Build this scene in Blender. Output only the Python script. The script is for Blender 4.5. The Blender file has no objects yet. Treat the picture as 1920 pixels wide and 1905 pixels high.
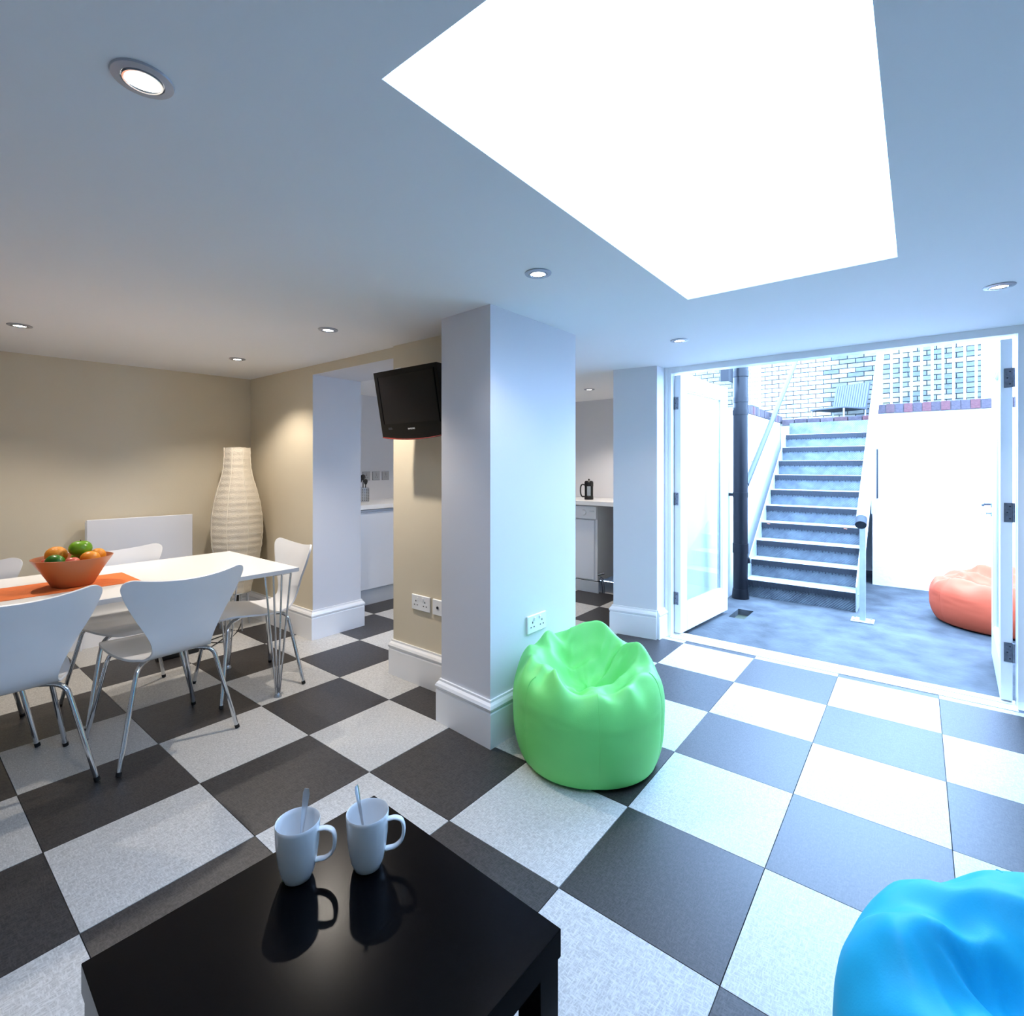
import bpy, bmesh, math, random
from mathutils import Vector, Matrix, noise

SC = bpy.context.scene
COL = SC.collection

# ------------------------------------------------------------------ camera, sky, exposure
cam_d = bpy.data.cameras.new('camera')
cam = bpy.data.objects.new('camera', cam_d)
COL.objects.link(cam)
cam.location = (-1.3815, -2.405, 1.3576)
cam.rotation_euler = (math.radians(90), 0, 0.6712 - math.pi / 2)
cam_d.sensor_width = 36
cam_d.lens = 36 * 958.8 / 1920
cam_d.shift_y = -(952.5 - 873.2) / 1920
cam_d.clip_start = 0.02
SC.camera = cam

world = bpy.data.worlds.new('sky')
SC.world = world
world.use_nodes = True
bg = world.node_tree.nodes['Background']
bg.inputs['Color'].default_value = (0.37, 0.60, 1.0, 1)
bg.inputs['Strength'].default_value = 28.0

SC.view_settings.view_transform = 'Standard'
SC.view_settings.look = 'None'
SC.view_settings.exposure = 0.0
SC.view_settings.gamma = 1.0
SC.view_settings.use_curve_mapping = False
SC.cycles.use_denoising = True
SC.cycles.max_bounces = 9
SC.cycles.diffuse_bounces = 5
SC.cycles.glossy_bounces = 4
SC.cycles.transparent_max_bounces = 12
SC.cycles.caustics_reflective = False
SC.cycles.caustics_refractive = False
SC.cycles.sample_clamp_indirect = 8

ZC = 2.14                      # ceiling height
SPOT_W = 60.0                  # power of one ceiling downlight
SPOT_C = (1.0, 0.90, 0.79)


def portal(loc, rot, sx, sy):
    d = bpy.data.lights.new('sky_portal', 'AREA')
    d.shape = 'RECTANGLE'; d.size = sx; d.size_y = sy
    d.cycles.is_portal = True
    o = bpy.data.objects.new('sky_portal', d); COL.objects.link(o)
    o.location = loc; o.rotation_euler = rot


portal((0.145, -1.95, 2.146), (0, 0, 0), 1.75, 0.79)
portal((2.66, -1.85, 1.05), (0, math.radians(90), 0), 2.09, 1.97)

# ------------------------------------------------------------------ helpers: materials


def lin(c):
    return tuple(((v / 255) / 12.92 if v / 255 <= 0.04045 else ((v / 255 + 0.055) / 1.055) ** 2.4) for v in c) + (1,)


MATS = {}


def M(name, rgb, rough=0.5, metal=0.0, var=0.0, vscale=8.0, bump=0.0, bscale=60.0, spec=0.5, stretch=None, coat=0.0, sss=0.0, rgb2=None, detail=3.0):
    if name in MATS:
        return MATS[name]
    m = bpy.data.materials.new(name); m.use_nodes = True
    nt = m.node_tree; b = nt.nodes['Principled BSDF']
    c = lin(rgb)
    b.inputs['Base Color'].default_value = c
    b.inputs['Roughness'].default_value = rough
    b.inputs['Metallic'].default_value = metal
    b.inputs['Specular IOR Level'].default_value = spec
    if coat: b.inputs['Coat Weight'].default_value = coat
    if sss:
        b.inputs['Subsurface Weight'].default_value = sss
    tc = nt.nodes.new('ShaderNodeTexCoord')
    src = tc.outputs['Object']
    if stretch:
        mp = nt.nodes.new('ShaderNodeMapping'); mp.inputs['Scale'].default_value = stretch
        nt.links.new(src, mp.inputs['Vector']); src = mp.outputs['Vector']
    if var or rgb2:
        n = nt.nodes.new('ShaderNodeTexNoise'); n.inputs['Scale'].default_value = vscale; n.inputs['Detail'].default_value = detail
        nt.links.new(src, n.inputs['Vector'])
        r = nt.nodes.new('ShaderNodeValToRGB')
        r.color_ramp.elements[0].position = 0.3; r.color_ramp.elements[1].position = 0.7
        if rgb2:
            r.color_ramp.elements[0].color = c; r.color_ramp.elements[1].color = lin(rgb2)
        else:
            r.color_ramp.elements[0].color = tuple(v * (1 - var) for v in c[:3]) + (1,)
            r.color_ramp.elements[1].color = tuple(min(1, v * (1 + var)) for v in c[:3]) + (1,)
        nt.links.new(n.outputs['Fac'], r.inputs['Fac'])
        nt.links.new(r.outputs['Color'], b.inputs['Base Color'])
    if bump:
        n2 = nt.nodes.new('ShaderNodeTexNoise'); n2.inputs['Scale'].default_value = bscale; n2.inputs['Detail'].default_value = 4
        nt.links.new(src, n2.inputs['Vector'])
        bp = nt.nodes.new('ShaderNodeBump'); bp.inputs['Strength'].default_value = bump; bp.inputs['Distance'].default_value = 0.01
        nt.links.new(n2.outputs['Fac'], bp.inputs['Height']); nt.links.new(bp.outputs['Normal'], b.inputs['Normal'])
    MATS[name] = m
    return m


def carpet(name, rgb, rgb2):
    m = bpy.data.materials.new(name); m.use_nodes = True
    nt = m.node_tree; L = nt.links; N = nt.nodes.new
    b = nt.nodes['Principled BSDF']; b.inputs['Roughness'].default_value = 0.42; b.inputs['Specular IOR Level'].default_value = 0.55
    tc = N('ShaderNodeTexCoord'); oi = N('ShaderNodeObjectInfo')
    sc = N('ShaderNodeVectorMath'); sc.operation = 'SCALE'; sc.inputs[0].default_value = (7, 5, 3); L.new(oi.outputs['Random'], sc.inputs['Scale'])
    ad = N('ShaderNodeVectorMath'); ad.operation = 'ADD'; L.new(tc.outputs['Object'], ad.inputs[0]); L.new(sc.outputs['Vector'], ad.inputs[1])
    m1 = N('ShaderNodeMapping'); m1.inputs['Scale'].default_value = (260, 60, 40); L.new(ad.outputs[0], m1.inputs['Vector'])
    m2 = N('ShaderNodeMapping'); m2.inputs['Scale'].default_value = (60, 260, 40); L.new(ad.outputs[0], m2.inputs['Vector'])
    n1 = N('ShaderNodeTexNoise'); n1.inputs['Scale'].default_value = 1; L.new(m1.outputs[0], n1.inputs['Vector'])
    n2 = N('ShaderNodeTexNoise'); n2.inputs['Scale'].default_value = 1; L.new(m2.outputs[0], n2.inputs['Vector'])
    mx = N('ShaderNodeMath'); mx.operation = 'MAXIMUM'; L.new(n1.outputs['Fac'], mx.inputs[0]); L.new(n2.outputs['Fac'], mx.inputs[1])
    cr = N('ShaderNodeValToRGB'); cr.color_ramp.elements[0].position = 0.42; cr.color_ramp.elements[1].position = 0.68
    cr.color_ramp.elements[0].color = lin(rgb); cr.color_ramp.elements[1].color = lin(rgb2)
    L.new(mx.outputs[0], cr.inputs['Fac']); L.new(cr.outputs['Color'], b.inputs['Base Color'])
    bp = N('ShaderNodeBump'); bp.inputs['Strength'].default_value = 0.12; bp.inputs['Distance'].default_value = 0.002
    L.new(mx.outputs[0], bp.inputs['Height']); L.new(bp.outputs['Normal'], b.inputs['Normal'])
    MATS[name] = m
    return m


def glass(name, tint=(1, 1, 1), rough=0.0):
    m = bpy.data.materials.new(name); m.use_nodes = True
    nt = m.node_tree; nt.nodes.clear(); N = nt.nodes.new; L = nt.links
    out = N('ShaderNodeOutputMaterial'); t = N('ShaderNodeBsdfTransparent'); g = N('ShaderNodeBsdfGlossy'); f = N('ShaderNodeFresnel'); mx = N('ShaderNodeMixShader')
    t.inputs['Color'].default_value = tint + (1,); g.inputs['Roughness'].default_value = rough; geo = N('ShaderNodeNewGeometry'); mr = N('ShaderNodeMapRange'); mr.inputs['To Min'].default_value = 1.5; mr.inputs['To Max'].default_value = 1 / 1.5
    L.new(geo.outputs['Backfacing'], mr.inputs['Value']); L.new(mr.outputs['Result'], f.inputs['IOR'])      # same thin-pane reflectance on both faces
    L.new(f.outputs[0], mx.inputs[0]); L.new(t.outputs[0], mx.inputs[1]); L.new(g.outputs[0], mx.inputs[2]); L.new(mx.outputs[0], out.inputs[0])
    MATS[name] = m
    return m


def emit(name, rgb, s):
    m = bpy.data.materials.new(name); m.use_nodes = True
    nt = m.node_tree; b = nt.nodes['Principled BSDF']
    b.inputs['Base Color'].default_value = (0.8, 0.8, 0.8, 1)
    b.inputs['Emission Color'].default_value = rgb + (1,); b.inputs['Emission Strength'].default_value = s
    MATS[name] = m
    return m


def plate(name, rgb, rgb2):
    """five-bar tread plate: raised bars by a wave pattern"""
    m = M(name, rgb, rough=0.45, metal=0.35, rgb2=rgb2, vscale=9)
    nt = m.node_tree; L = nt.links; N = nt.nodes.new; b = nt.nodes['Principled BSDF']
    tc = N('ShaderNodeTexCoord')
    w1 = N('ShaderNodeTexWave'); w1.bands_direction = 'DIAGONAL'; w1.inputs['Scale'].default_value = 26; w1.inputs['Distortion'].default_value = 0.6
    L.new(tc.outputs['Object'], w1.inputs['Vector'])
    bp = N('ShaderNodeBump'); bp.inputs['Strength'].default_value = 0.5; bp.inputs['Distance'].default_value = 0.004
    L.new(w1.outputs['Fac'], bp.inputs['Height']); L.new(bp.outputs['Normal'], b.inputs['Normal'])
    return m


M('white_paint', (220, 220, 224), 0.6, bump=0.03, bscale=120)
M('ceiling_paint', (243, 243, 244), 0.75, bump=0.02, bscale=90)
M('cream_paint', (216, 205, 181), 0.6, var=0.02, vscale=2, bump=0.04, bscale=110)
M('taupe_paint', (200, 194, 184), 0.7, bump=0.03, bscale=100)
M('satin_trim', (176, 178, 186), 0.35, metal=0.3)
M('gloss_white', (240, 241, 243), 0.28, bump=0.02, bscale=40)
M('slab', (120, 118, 115), 0.9)
carpet('carpet_black', (30, 28, 29), (66, 62, 61))
carpet('carpet_white', (170, 169, 166), (206, 205, 202))
M('threshold_metal', (228, 228, 226), 0.35)
M('chrome', (225, 228, 232), 0.09, metal=1.0)
M('steel', (190, 194, 200), 0.3, metal=1.0)
M('hinge_steel', (120, 122, 130), 0.4, metal=0.9, var=0.2, vscale=60)
M('black_plastic', (14, 14, 15), 0.4)
M('rubber', (12, 12, 12), 0.7)
M('chair_white', (232, 233, 235), 0.22, var=0.02, vscale=5, bump=0.015, bscale=30)
M('table_white', (244, 243, 240), 0.22)
M('table_edge', (196, 200, 206), 0.3)
M('lack_black', (3, 3, 5), 0.23, var=0.2, vscale=30, bump=0.015, bscale=160, spec=0.12)
M('ceramic', (234, 236, 238), 0.12, coat=0.5)
M('bag_green', (122, 224, 118), 0.52, var=0.05, vscale=3, bump=0.05, bscale=240)
M('bag_blue', (2, 182, 226), 0.6, var=0.05, vscale=3, bump=0.05, bscale=240)
M('bag_orange', (196, 86, 58), 0.85, spec=0.2, var=0.06, vscale=3, bump=0.05, bscale=240)
M('tv_black', (9, 9, 11), 0.2)
M('tv_screen', (13, 12, 15), 0.12, coat=0.3)
M('tv_red', (120, 44, 40), 0.2)
M('logo_white', (215, 215, 215), 0.5)
M('runner_orange', (232, 120, 54), 0.8, var=0.06, vscale=40, bump=0.3, bscale=400)
M('orange_peel', (240, 150, 30), 0.45, var=0.06, vscale=20, bump=0.25, bscale=180)
M('apple_green', (126, 176, 26), 0.3, rgb2=(96, 152, 20), vscale=7)
M('lime_green', (70, 140, 30), 0.32, rgb2=(24, 92, 28), vscale=9)
M('apple_red', (214, 84, 70), 0.35, rgb2=(224, 118, 92), vscale=12)
M('mango', (240, 160, 40), 0.4, rgb2=(232, 128, 20), vscale=6)
M('stalk', (74, 52, 30), 0.8)
M('paper_lamp', (226, 216, 198), 0.85, var=0.04, vscale=24, bump=0.5, bscale=70, stretch=(1, 1, 5))
M('paper_rib', (236, 228, 210), 0.7)
M('radiator_white', (228, 230, 236), 0.3)
M('socket_white', (238, 240, 242), 0.25)
M('slot_dark', (30, 30, 34), 0.6)
M('socket_steel', (170, 172, 176), 0.35, metal=0.7)
M('cabinet_white', (224, 229, 238), 0.2)
M('plinth_grey', (190, 196, 204), 0.35)
M('worktop', (240, 240, 240), 0.25)
M('appliance_white', (232, 233, 235), 0.3)
M('carcass_dark', (58, 55, 62), 0.6)
M('concrete', (40, 43, 46), 0.7, rgb2=(78, 81, 84), vscale=4.5, bump=0.25, bscale=45, detail=7)
M('render_white', (236, 238, 240), 0.85, var=0.03, vscale=2.5, bump=0.25, bscale=30, detail=6)
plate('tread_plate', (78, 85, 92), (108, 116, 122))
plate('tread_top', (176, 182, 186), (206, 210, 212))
M('nosing_dark', (28, 32, 40), 0.7)
M('galvanised', (188, 194, 198), 0.42, metal=0.45, var=0.08, vscale=14)
M('rail_grey', (46, 52, 60), 0.6)
M('rail_white', (232, 236, 238), 0.4)
M('pipe_black', (9, 11, 17), 0.4, spec=0.25)
M('mortar', (30, 30, 30), 0.95, bump=0.3, bscale=60)
M('mortar_light', (96, 94, 94), 0.95)
for i, c in enumerate([(94, 93, 85), (82, 81, 77), (106, 103, 92), (72, 74, 74)]):
    M('stock_brick_%d' % i, c, 0.9, var=0.18, vscale=12, bump=0.6, bscale=35)
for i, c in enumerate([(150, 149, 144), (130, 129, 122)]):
    M('pale_sunlit_brick_%d' % i, c, 0.9, var=0.06, vscale=12, bump=0.5, bscale=35)  # paler copies: sunlight on the wall's left end put into the colour
for i, c in enumerate([(68, 46, 48), (58, 48, 54), (80, 44, 46), (74, 62, 66), (60, 52, 58)]):
    M('coping_brick_%d' % i, c, 0.85, var=0.15, vscale=18, bump=0.5, bscale=50)
M('rattan', (56, 58, 62), 0.8)
M('weave', (74, 77, 82), 0.8)
M('leaf_brown', (150, 84, 50), 0.8)
M('drain_green', (58, 62, 42), 0.7, var=0.2, vscale=20)
glass('door_glass', (0.93, 0.97, 0.97))
glass('sky_glass', (0.61, 0.61, 0.61))
glass('jug_glass', (0.85, 0.88, 0.9))
emit('lamp_glow', (1.0, 0.95, 0.88), 25.0)

# bowl: translucent amber plastic
mb = M('bowl_amber', (196, 118, 74), 0.3)
_b = mb.node_tree.nodes['Principled BSDF']
_b.inputs['Transmission Weight'].default_value = 0.25
_b.inputs['Roughness'].default_value = 0.35

# ------------------------------------------------------------------ helpers: geometry


def bm_new():
    return bmesh.new()


def add_box(bm, lo, hi, mtx=None):
    x0, y0, z0 = lo; x1, y1, z1 = hi
    vs = [bm.verts.new(Vector(p) if mtx is None else mtx @ Vector(p)) for p in
          ((x0, y0, z0), (x1, y0, z0), (x1, y1, z0), (x0, y1, z0), (x0, y0, z1), (x1, y0, z1), (x1, y1, z1), (x0, y1, z1))]
    for f in ((3, 2, 1, 0), (4, 5, 6, 7), (0, 1, 5, 4), (1, 2, 6, 5), (2, 3, 7, 6), (3, 0, 4, 7)):
        bm.faces.new([vs[i] for i in f])
    return vs


def bevel_all(bm, w, seg=1):
    bmesh.ops.bevel(bm, geom=list(bm.edges), offset=w, segments=seg, affect='EDGES', profile=0.5)


def box_bm(lo, hi, bev=0.0, seg=1):
    bm = bm_new(); add_box(bm, lo, hi)
    if bev: bevel_all(bm, bev, seg)
    return bm


def add_prism(bm, poly, z0, z1):
    lo = [bm.verts.new((p[0], p[1], z0)) for p in poly]; hi = [bm.verts.new((p[0], p[1], z1)) for p in poly]
    n = len(poly)
    area = sum(poly[i][0] * poly[(i + 1) % n][1] - poly[(i + 1) % n][0] * poly[i][1] for i in range(n))
    if area < 0:
        lo.reverse(); hi.reverse()
    bm.faces.new(hi); bm.faces.new(lo[::-1])
    for i in range(n):
        j = (i + 1) % n
        bm.faces.new([lo[i], lo[j], hi[j], hi[i]])


def add_tube(bm, pts, r, seg=12, caps=True, closed=False):
    pts = [Vector(p) for p in pts]; n = len(pts)
    rs = r if isinstance(r, (list, tuple)) else [r] * n
    rings = []; up = None
    for i in range(n):
        a = pts[i - 1] if (i > 0 or closed) else pts[i]
        c = pts[(i + 1) % n] if (i < n - 1 or closed) else pts[i]
        t = (c - a).normalized()
        if up is None:
            up = Vector((0, 0, 1)) if abs(t.z) < 0.9 else Vector((1, 0, 0))
        u = (up - t * up.dot(t))
        if u.length < 1e-6: u = t.orthogonal()
        u.normalize(); v = t.cross(u); up = u
        rings.append([bm.verts.new(pts[i] + (u * math.cos(k * 2 * math.pi / seg) + v * math.sin(k * 2 * math.pi / seg)) * rs[i]) for k in range(seg)])
    m = n if closed else n - 1
    for i in range(m):
        A, B = rings[i], rings[(i + 1) % n]
        for k in range(seg):
            bm.faces.new([A[k], A[(k + 1) % seg], B[(k + 1) % seg], B[k]])
    if caps and not closed:
        bm.faces.new(rings[0][::-1]); bm.faces.new(rings[-1])


def smooth_path(ctrl, n=6):
    """Catmull-Rom through control points"""
    P = [Vector(p) for p in ctrl]; P = [P[0] * 2 - P[1]] + P + [P[-1] * 2 - P[-2]]
    out = []
    for i in range(1, len(P) - 2):
        for k in range(n):
            t = k / n
            a, b, c, d = P[i - 1], P[i], P[i + 1], P[i + 2]
            out.append(0.5 * ((2 * b) + (c - a) * t + (2 * a - 5 * b + 4 * c - d) * t * t + (3 * b - a - 3 * c + d) * t ** 3))
    out.append(P[-2])
    return out


def add_lathe(bm, prof, seg=32, c=(0, 0, 0), closed_prof=False):
    rings = []
    for r, z in prof:
        if r < 1e-5:
            rings.append([bm.verts.new((c[0], c[1], c[2] + z))])
        else:
            rings.append([bm.verts.new((c[0] + r * math.cos(k * 2 * math.pi / seg), c[1] + r * math.sin(k * 2 * math.pi / seg), c[2] + z)) for k in range(seg)])
    m = len(rings) if closed_prof else len(rings) - 1
    for i in range(m):
        A, B = rings[i], rings[(i + 1) % len(rings)]
        for k in range(seg):
            k2 = (k + 1) % seg
            if len(A) == 1 and len(B) == 1: continue
            if len(A) == 1: bm.faces.new([A[0], B[k2], B[k]])
            elif len(B) == 1: bm.faces.new([A[k], A[k2], B[0]])
            else: bm.faces.new([A[k], A[k2], B[k2], B[k]])


def mesh_of(bm, mat, smooth=None):
    bmesh.ops.recalc_face_normals(bm, faces=list(bm.faces))
    me = bpy.data.meshes.new('mesh'); bm.to_mesh(me); bm.free()
    if mat: me.materials.append(MATS[mat])
    if smooth is not None:
        me.shade_smooth()
        if smooth < 180: me.set_sharp_from_angle(angle=math.radians(smooth))
    return me


def obj(name, bm, mat, parent=None, smooth=None, loc=None, rot=None):
    me = bm if isinstance(bm, bpy.types.Mesh) else mesh_of(bm, mat, smooth)
    if me.name == 'mesh' or me.name.startswith('mesh.'): me.name = name
    o = bpy.data.objects.new(name, me); COL.objects.link(o)
    if parent: o.parent = parent
    if loc: o.location = loc
    if rot: o.rotation_euler = rot
    return o


def tag(o, label, cat, group=None, kind=None):
    o['label'] = label
    if cat: o['category'] = cat
    if group: o['group'] = group
    if kind: o['kind'] = kind
    return o


def thing(name, label, cat, loc=(0, 0, 0), rotz=0.0, group=None):
    o = bpy.data.objects.new(name, None); COL.objects.link(o)
    o.location = loc; o.rotation_euler = (0, 0, rotz); o.empty_display_size = 0.05
    return tag(o, label, cat, group)


def struct(name, bm, mat, label=None, cat=None, smooth=None):
    o = obj(name, bm, mat, None, smooth)
    o['kind'] = 'structure'
    if label: o['label'] = label
    if cat: o['category'] = cat
    return o


def copy_tree(src, parent=None):
    c = src.copy(); COL.objects.link(c)
    if parent: c.parent = parent
    for ch in list(src.children):
        copy_tree(ch, c)
    return c


# ------------------------------------------------------------------ floor and carpet tiles
fb = bm_new()
add_box(fb, (-2.7, -3.6, -0.10), (2.56, 2.70, -0.0085))
add_box(fb, (2.56, -0.80, -0.10), (4.02, 2.45, -0.0085))
floor = struct('floor', fb, 'slab', 'black and grey checkerboard carpet tile floor', 'floor')


def tile_bm(x0, y0, x1, y1):
    bm = bm_new(); g = 0.0004; i = 0.0014
    lo = [bm.verts.new(p) for p in ((x0 + g, y0 + g, -0.008), (x1 - g, y0 + g, -0.008), (x1 - g, y1 - g, -0.008), (x0 + g, y1 - g, -0.008))]
    hi = [bm.verts.new(p) for p in ((x0 + i, y0 + i, 0), (x1 - i, y0 + i, 0), (x1 - i, y1 - i, 0), (x0 + i, y1 - i, 0))]
    bm.faces.new(hi); bm.faces.new(lo[::-1])
    for k in range(4):
        j = (k + 1) % 4
        bm.faces.new([lo[k], lo[j], hi[j], hi[k]])
    return bm


full = {}
for a in range(-6, 9):
    for b in range(-6, 8):
        x0, x1, y0, y1 = 0.5 * a, 0.5 * a + 0.5, -0.5 * (b + 1), -0.5 * b
        X0, X1, Y0, Y1 = max(x0, -2.69), min(x1, 4.01 if b <= 0 else 2.558), max(y0, -3.59), min(y1, 2.68 if x1 <= 1.0 else 2.395)
        if X1 - X0 < 0.01 or Y1 - Y0 < 0.01: continue
        mat = 'carpet_black' if (a + b) % 2 else 'carpet_white'
        if abs(X1 - X0 - 0.5) < 1e-6 and abs(Y1 - Y0 - 0.5) < 1e-6:
            if mat not in full:
                full[mat] = mesh_of(tile_bm(-0.25, -0.25, 0.25, 0.25), mat); full[mat].name = mat + '_tile'
            me = full[mat]
        else:
            hx, hy = (X1 - X0) / 2, (Y1 - Y0) / 2
            me = mesh_of(tile_bm(-hx, -hy, hx, hy), mat); me.name = 'cut_tile'
        obj('carpet_tile', me, None, floor, loc=((X0 + X1) / 2, (Y0 + Y1) / 2, 0))

# ------------------------------------------------------------------ walls and ceiling
SX0, SX1, SY0, SY1 = -0.735, 1.02, -2.345, -1.555            # rooflight opening
cb = bm_new(); ZT = 2.148
add_box(cb, (-2.8, -3.7, ZC), (SX0, 2.8, ZT))
add_box(cb, (SX1, -3.7, ZC), (2.72, 2.8, ZT))
add_box(cb, (SX0, -3.7, ZC), (SX1, SY0, ZT))
add_box(cb, (SX0, SY1, ZC), (SX1, 2.8, ZT))
add_box(cb, (2.72, -0.85, ZC), (4.12, 2.5, ZT))
struct('ceiling', cb, 'ceiling_paint', 'smooth white ceiling with recessed downlights and a rooflight opening', 'ceiling')

rb = bm_new()
for lo, hi in (((SX0 - 0.06, SY0 - 0.06, ZT), (SX0, SY1 + 0.06, ZT + 0.018)), ((SX1, SY0 - 0.06, ZT), (SX1 + 0.06, SY1 + 0.06, ZT + 0.018)),
               ((SX0, SY0 - 0.06, ZT), (SX1, SY0, ZT + 0.018)), ((SX0, SY1, ZT), (SX1, SY1 + 0.06, ZT + 0.018))):
    add_box(rb, lo, hi)
sky_w = struct('window_1', rb, 'gloss_white', 'large rectangular rooflight set in the white ceiling', 'skylight')
obj('pane', box_bm((SX0 - 0.002, SY0 - 0.002, ZT + 0.004), (SX1 + 0.002, SY1 + 0.002, ZT + 0.016)), 'sky_glass', sky_w)

# dining back wall (slightly out of square), dining side wall with opening to the kitchen
w = bm_new(); add_prism(w, [(-2.7, 2.675), (0.78, 2.345), (1.22, 2.40), (1.22, 2.55), (-2.7, 2.85)], 0, ZC)
struct('wall_back', w, 'cream_paint', 'cream dining wall behind the radiator and paper lamp', 'wall')
w = bm_new(); add_prism(w, [(0.78, 1.302), (0.80, 1.302), (0.80, 2.33), (0.78, 2.344)], 0, ZC)
struct('wall_dining', w, 'cream_paint', 'cream dining wall beside the kitchen opening', 'wall')
w = bm_new(); add_prism(w, [(0.7805, 1.30), (1.22, 1.30), (1.22, 2.40), (0.80, 2.35), (0.80, 1.302), (0.7805, 1.302)], 0, ZC)
struct('wall_reveal', w, 'white_paint', 'white reveal of the opening between dining area and kitchen', 'wall')
struct('wall_header', box_bm((0.779, 0.283, 2.07), (0.785, 1.30, ZC)), 'cream_paint', 'cream face of the header above the kitchen opening', 'wall')
struct('wall_soffit', box_bm((0.7855, 0.285, 2.0705), (1.22, 1.30, ZC)), 'white_paint', 'white underside of the kitchen opening', 'wall')
# pillar and pier
w = bm_new(); add_prism(w, [(0.49, -0.785), (1.25, -0.80), (1.25, -0.415), (0.52, -0.415)], 0, ZC)
struct('wall_pillar', w, 'white_paint', 'white square pillar behind the green bean bag', 'pillar')
struct('wall_pier', box_bm((0.755, -0.415, 0), (1.25, 0.282, ZC)), 'cream_paint', 'cream pier behind the television', 'wall')
# room behind the camera
struct('wall_left', box_bm((-2.8, -3.7, 0), (-2.7, 2.85, ZC)), 'taupe_paint', 'pale wall at the near end of the room', 'wall')
struct('wall_right', box_bm((-2.7, -3.7, 0), (2.75, -3.6, ZC)), 'taupe_paint', 'pale side wall of the sitting area', 'wall')
struct('wall_front', box_bm((2.62, -3.6, -0.03), (2.75, -2.887, ZC)), 'white_paint', 'white wall strip beside the open glazed doors', 'wall')
# wall between kitchen and yard
w = bm_new(); add_prism(w, [(2.405, -0.455), (2.457, -0.805), (2.60, -0.815), (2.702, -0.815), (2.702, -0.85), (4.12, -0.85), (4.12, -0.455)], 0, ZC)
struct('wall_kitchen_front', w, 'white_paint', 'white wall stub between the kitchen and the glazed doors', 'wall')
struct('wall_kitchen_right', box_bm((4.02, -0.455, 0), (4.12, 2.5, ZC)), 'white_paint', 'white kitchen wall behind the coffee maker', 'wall')
struct('wall_kitchen_back', box_bm((1.22, 2.40, 0), (4.02, 2.5, ZC)), 'white_paint', 'white kitchen wall with three sockets', 'wall')

PROF = [(0.0, 0.0), (0.022, 0.0), (0.022, 0.165), (0.018, 0.172), (0.024, 0.180), (0.026, 0.190), (0.020, 0.203), (0.010, 0.214), (0.009, 0.225), (0.0, 0.225)]


def skirting(name, path, closed=False):
    """moulded skirting swept along a plan path; the room lies to the left of the path direction"""
    bm = bm_new(); n = len(path); P = [Vector((p[0], p[1])) for p in path]; rings = []
    for i in range(n):
        d0 = (P[i] - P[i - 1]).normalized() if (i > 0 or closed) else None
        d1 = (P[(i + 1) % n] - P[i]).normalized() if (i < n - 1 or closed) else None
        d0 = d0 or d1; d1 = d1 or d0
        n0 = Vector((-d0.y, d0.x)); n1 = Vector((-d1.y, d1.x)); mvec = (n0 + n1).normalized(); mvec = mvec / max(0.3, mvec.dot(n1))
        rings.append([bm.verts.new((P[i].x + mvec.x * d, P[i].y + mvec.y * d, z)) for d, z in PROF])
    k = len(PROF)
    for i in range(n if closed else n - 1):
        A, B = rings[i], rings[(i + 1) % n]
        for j in range(k):
            bm.faces.new([A[j], B[j], B[(j + 1) % k], A[(j + 1) % k]])
    if not closed:
        bm.faces.new(rings[0]); bm.faces.new(rings[-1][::-1])
    o = struct(name, bm, 'gloss_white', None, None)
    return o


s = skirting('baseboard_pillar', [(0.49, -0.785), (0.52, -0.415), (0.755, -0.415), (0.755, 0.282), (1.25, 0.282), (1.25, -0.80)], True)
tag(s, 'moulded white skirting around the pillar and pier', 'skirting')
s = skirting('baseboard_dining', [(1.22, 1.78), (1.22, 1.30), (0.78, 1.30), (0.78, 2.345), (-2.7, 2.675)][::1])
tag(s, 'moulded white skirting along the cream dining walls', 'skirting')
s = skirting('baseboard_kitchen', [(2.457, -0.805), (2.405, -0.455), (3.3, -0.455)][::1])
s['label'] = 'moulded white skirting on the wall stub by the doors'; s['category'] = 'skirting'
s = skirting('baseboard_stub', [(2.598, -0.815), (2.457, -0.805)])
s['label'] = 'short white skirting beside the left door jamb'; s['category'] = 'skirting'
s = skirting('baseboard_front', [(2.62, -3.598), (2.62, -2.90)])
s['label'] = 'white skirting on the wall strip beside the right door'; s['category'] = 'skirting'

# ------------------------------------------------------------------ glazed doors
t = bm_new()
add_box(t, (2.60, -0.862, 0), (2.70, -0.8155, 2.095)); add_box(t, (2.60, -2.886, 0), (2.70, -2.841, 2.095)); add_box(t, (2.60, -2.886, 2.095), (2.70, -0.8155, 2.1395))
add_box(t, (2.585, -0.835, 0), (2.60, -0.8155, 2.1395)); add_box(t, (2.585, -2.886, 0), (2.60, -2.868, 2.1395))
struct('trim_1', t, 'gloss_white', 'white painted frame around the open double doors', 'door frame')
t = bm_new(); add_box(t, (2.56, -2.84, -0.03), (2.645, -0.863, 0.003)); add_box(t, (2.65, -2.84, -0.03), (2.72, -0.863, 0.006))
struct('trim_2', t, 'threshold_metal', 'pale threshold strip between carpet and yard', 'threshold')


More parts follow.
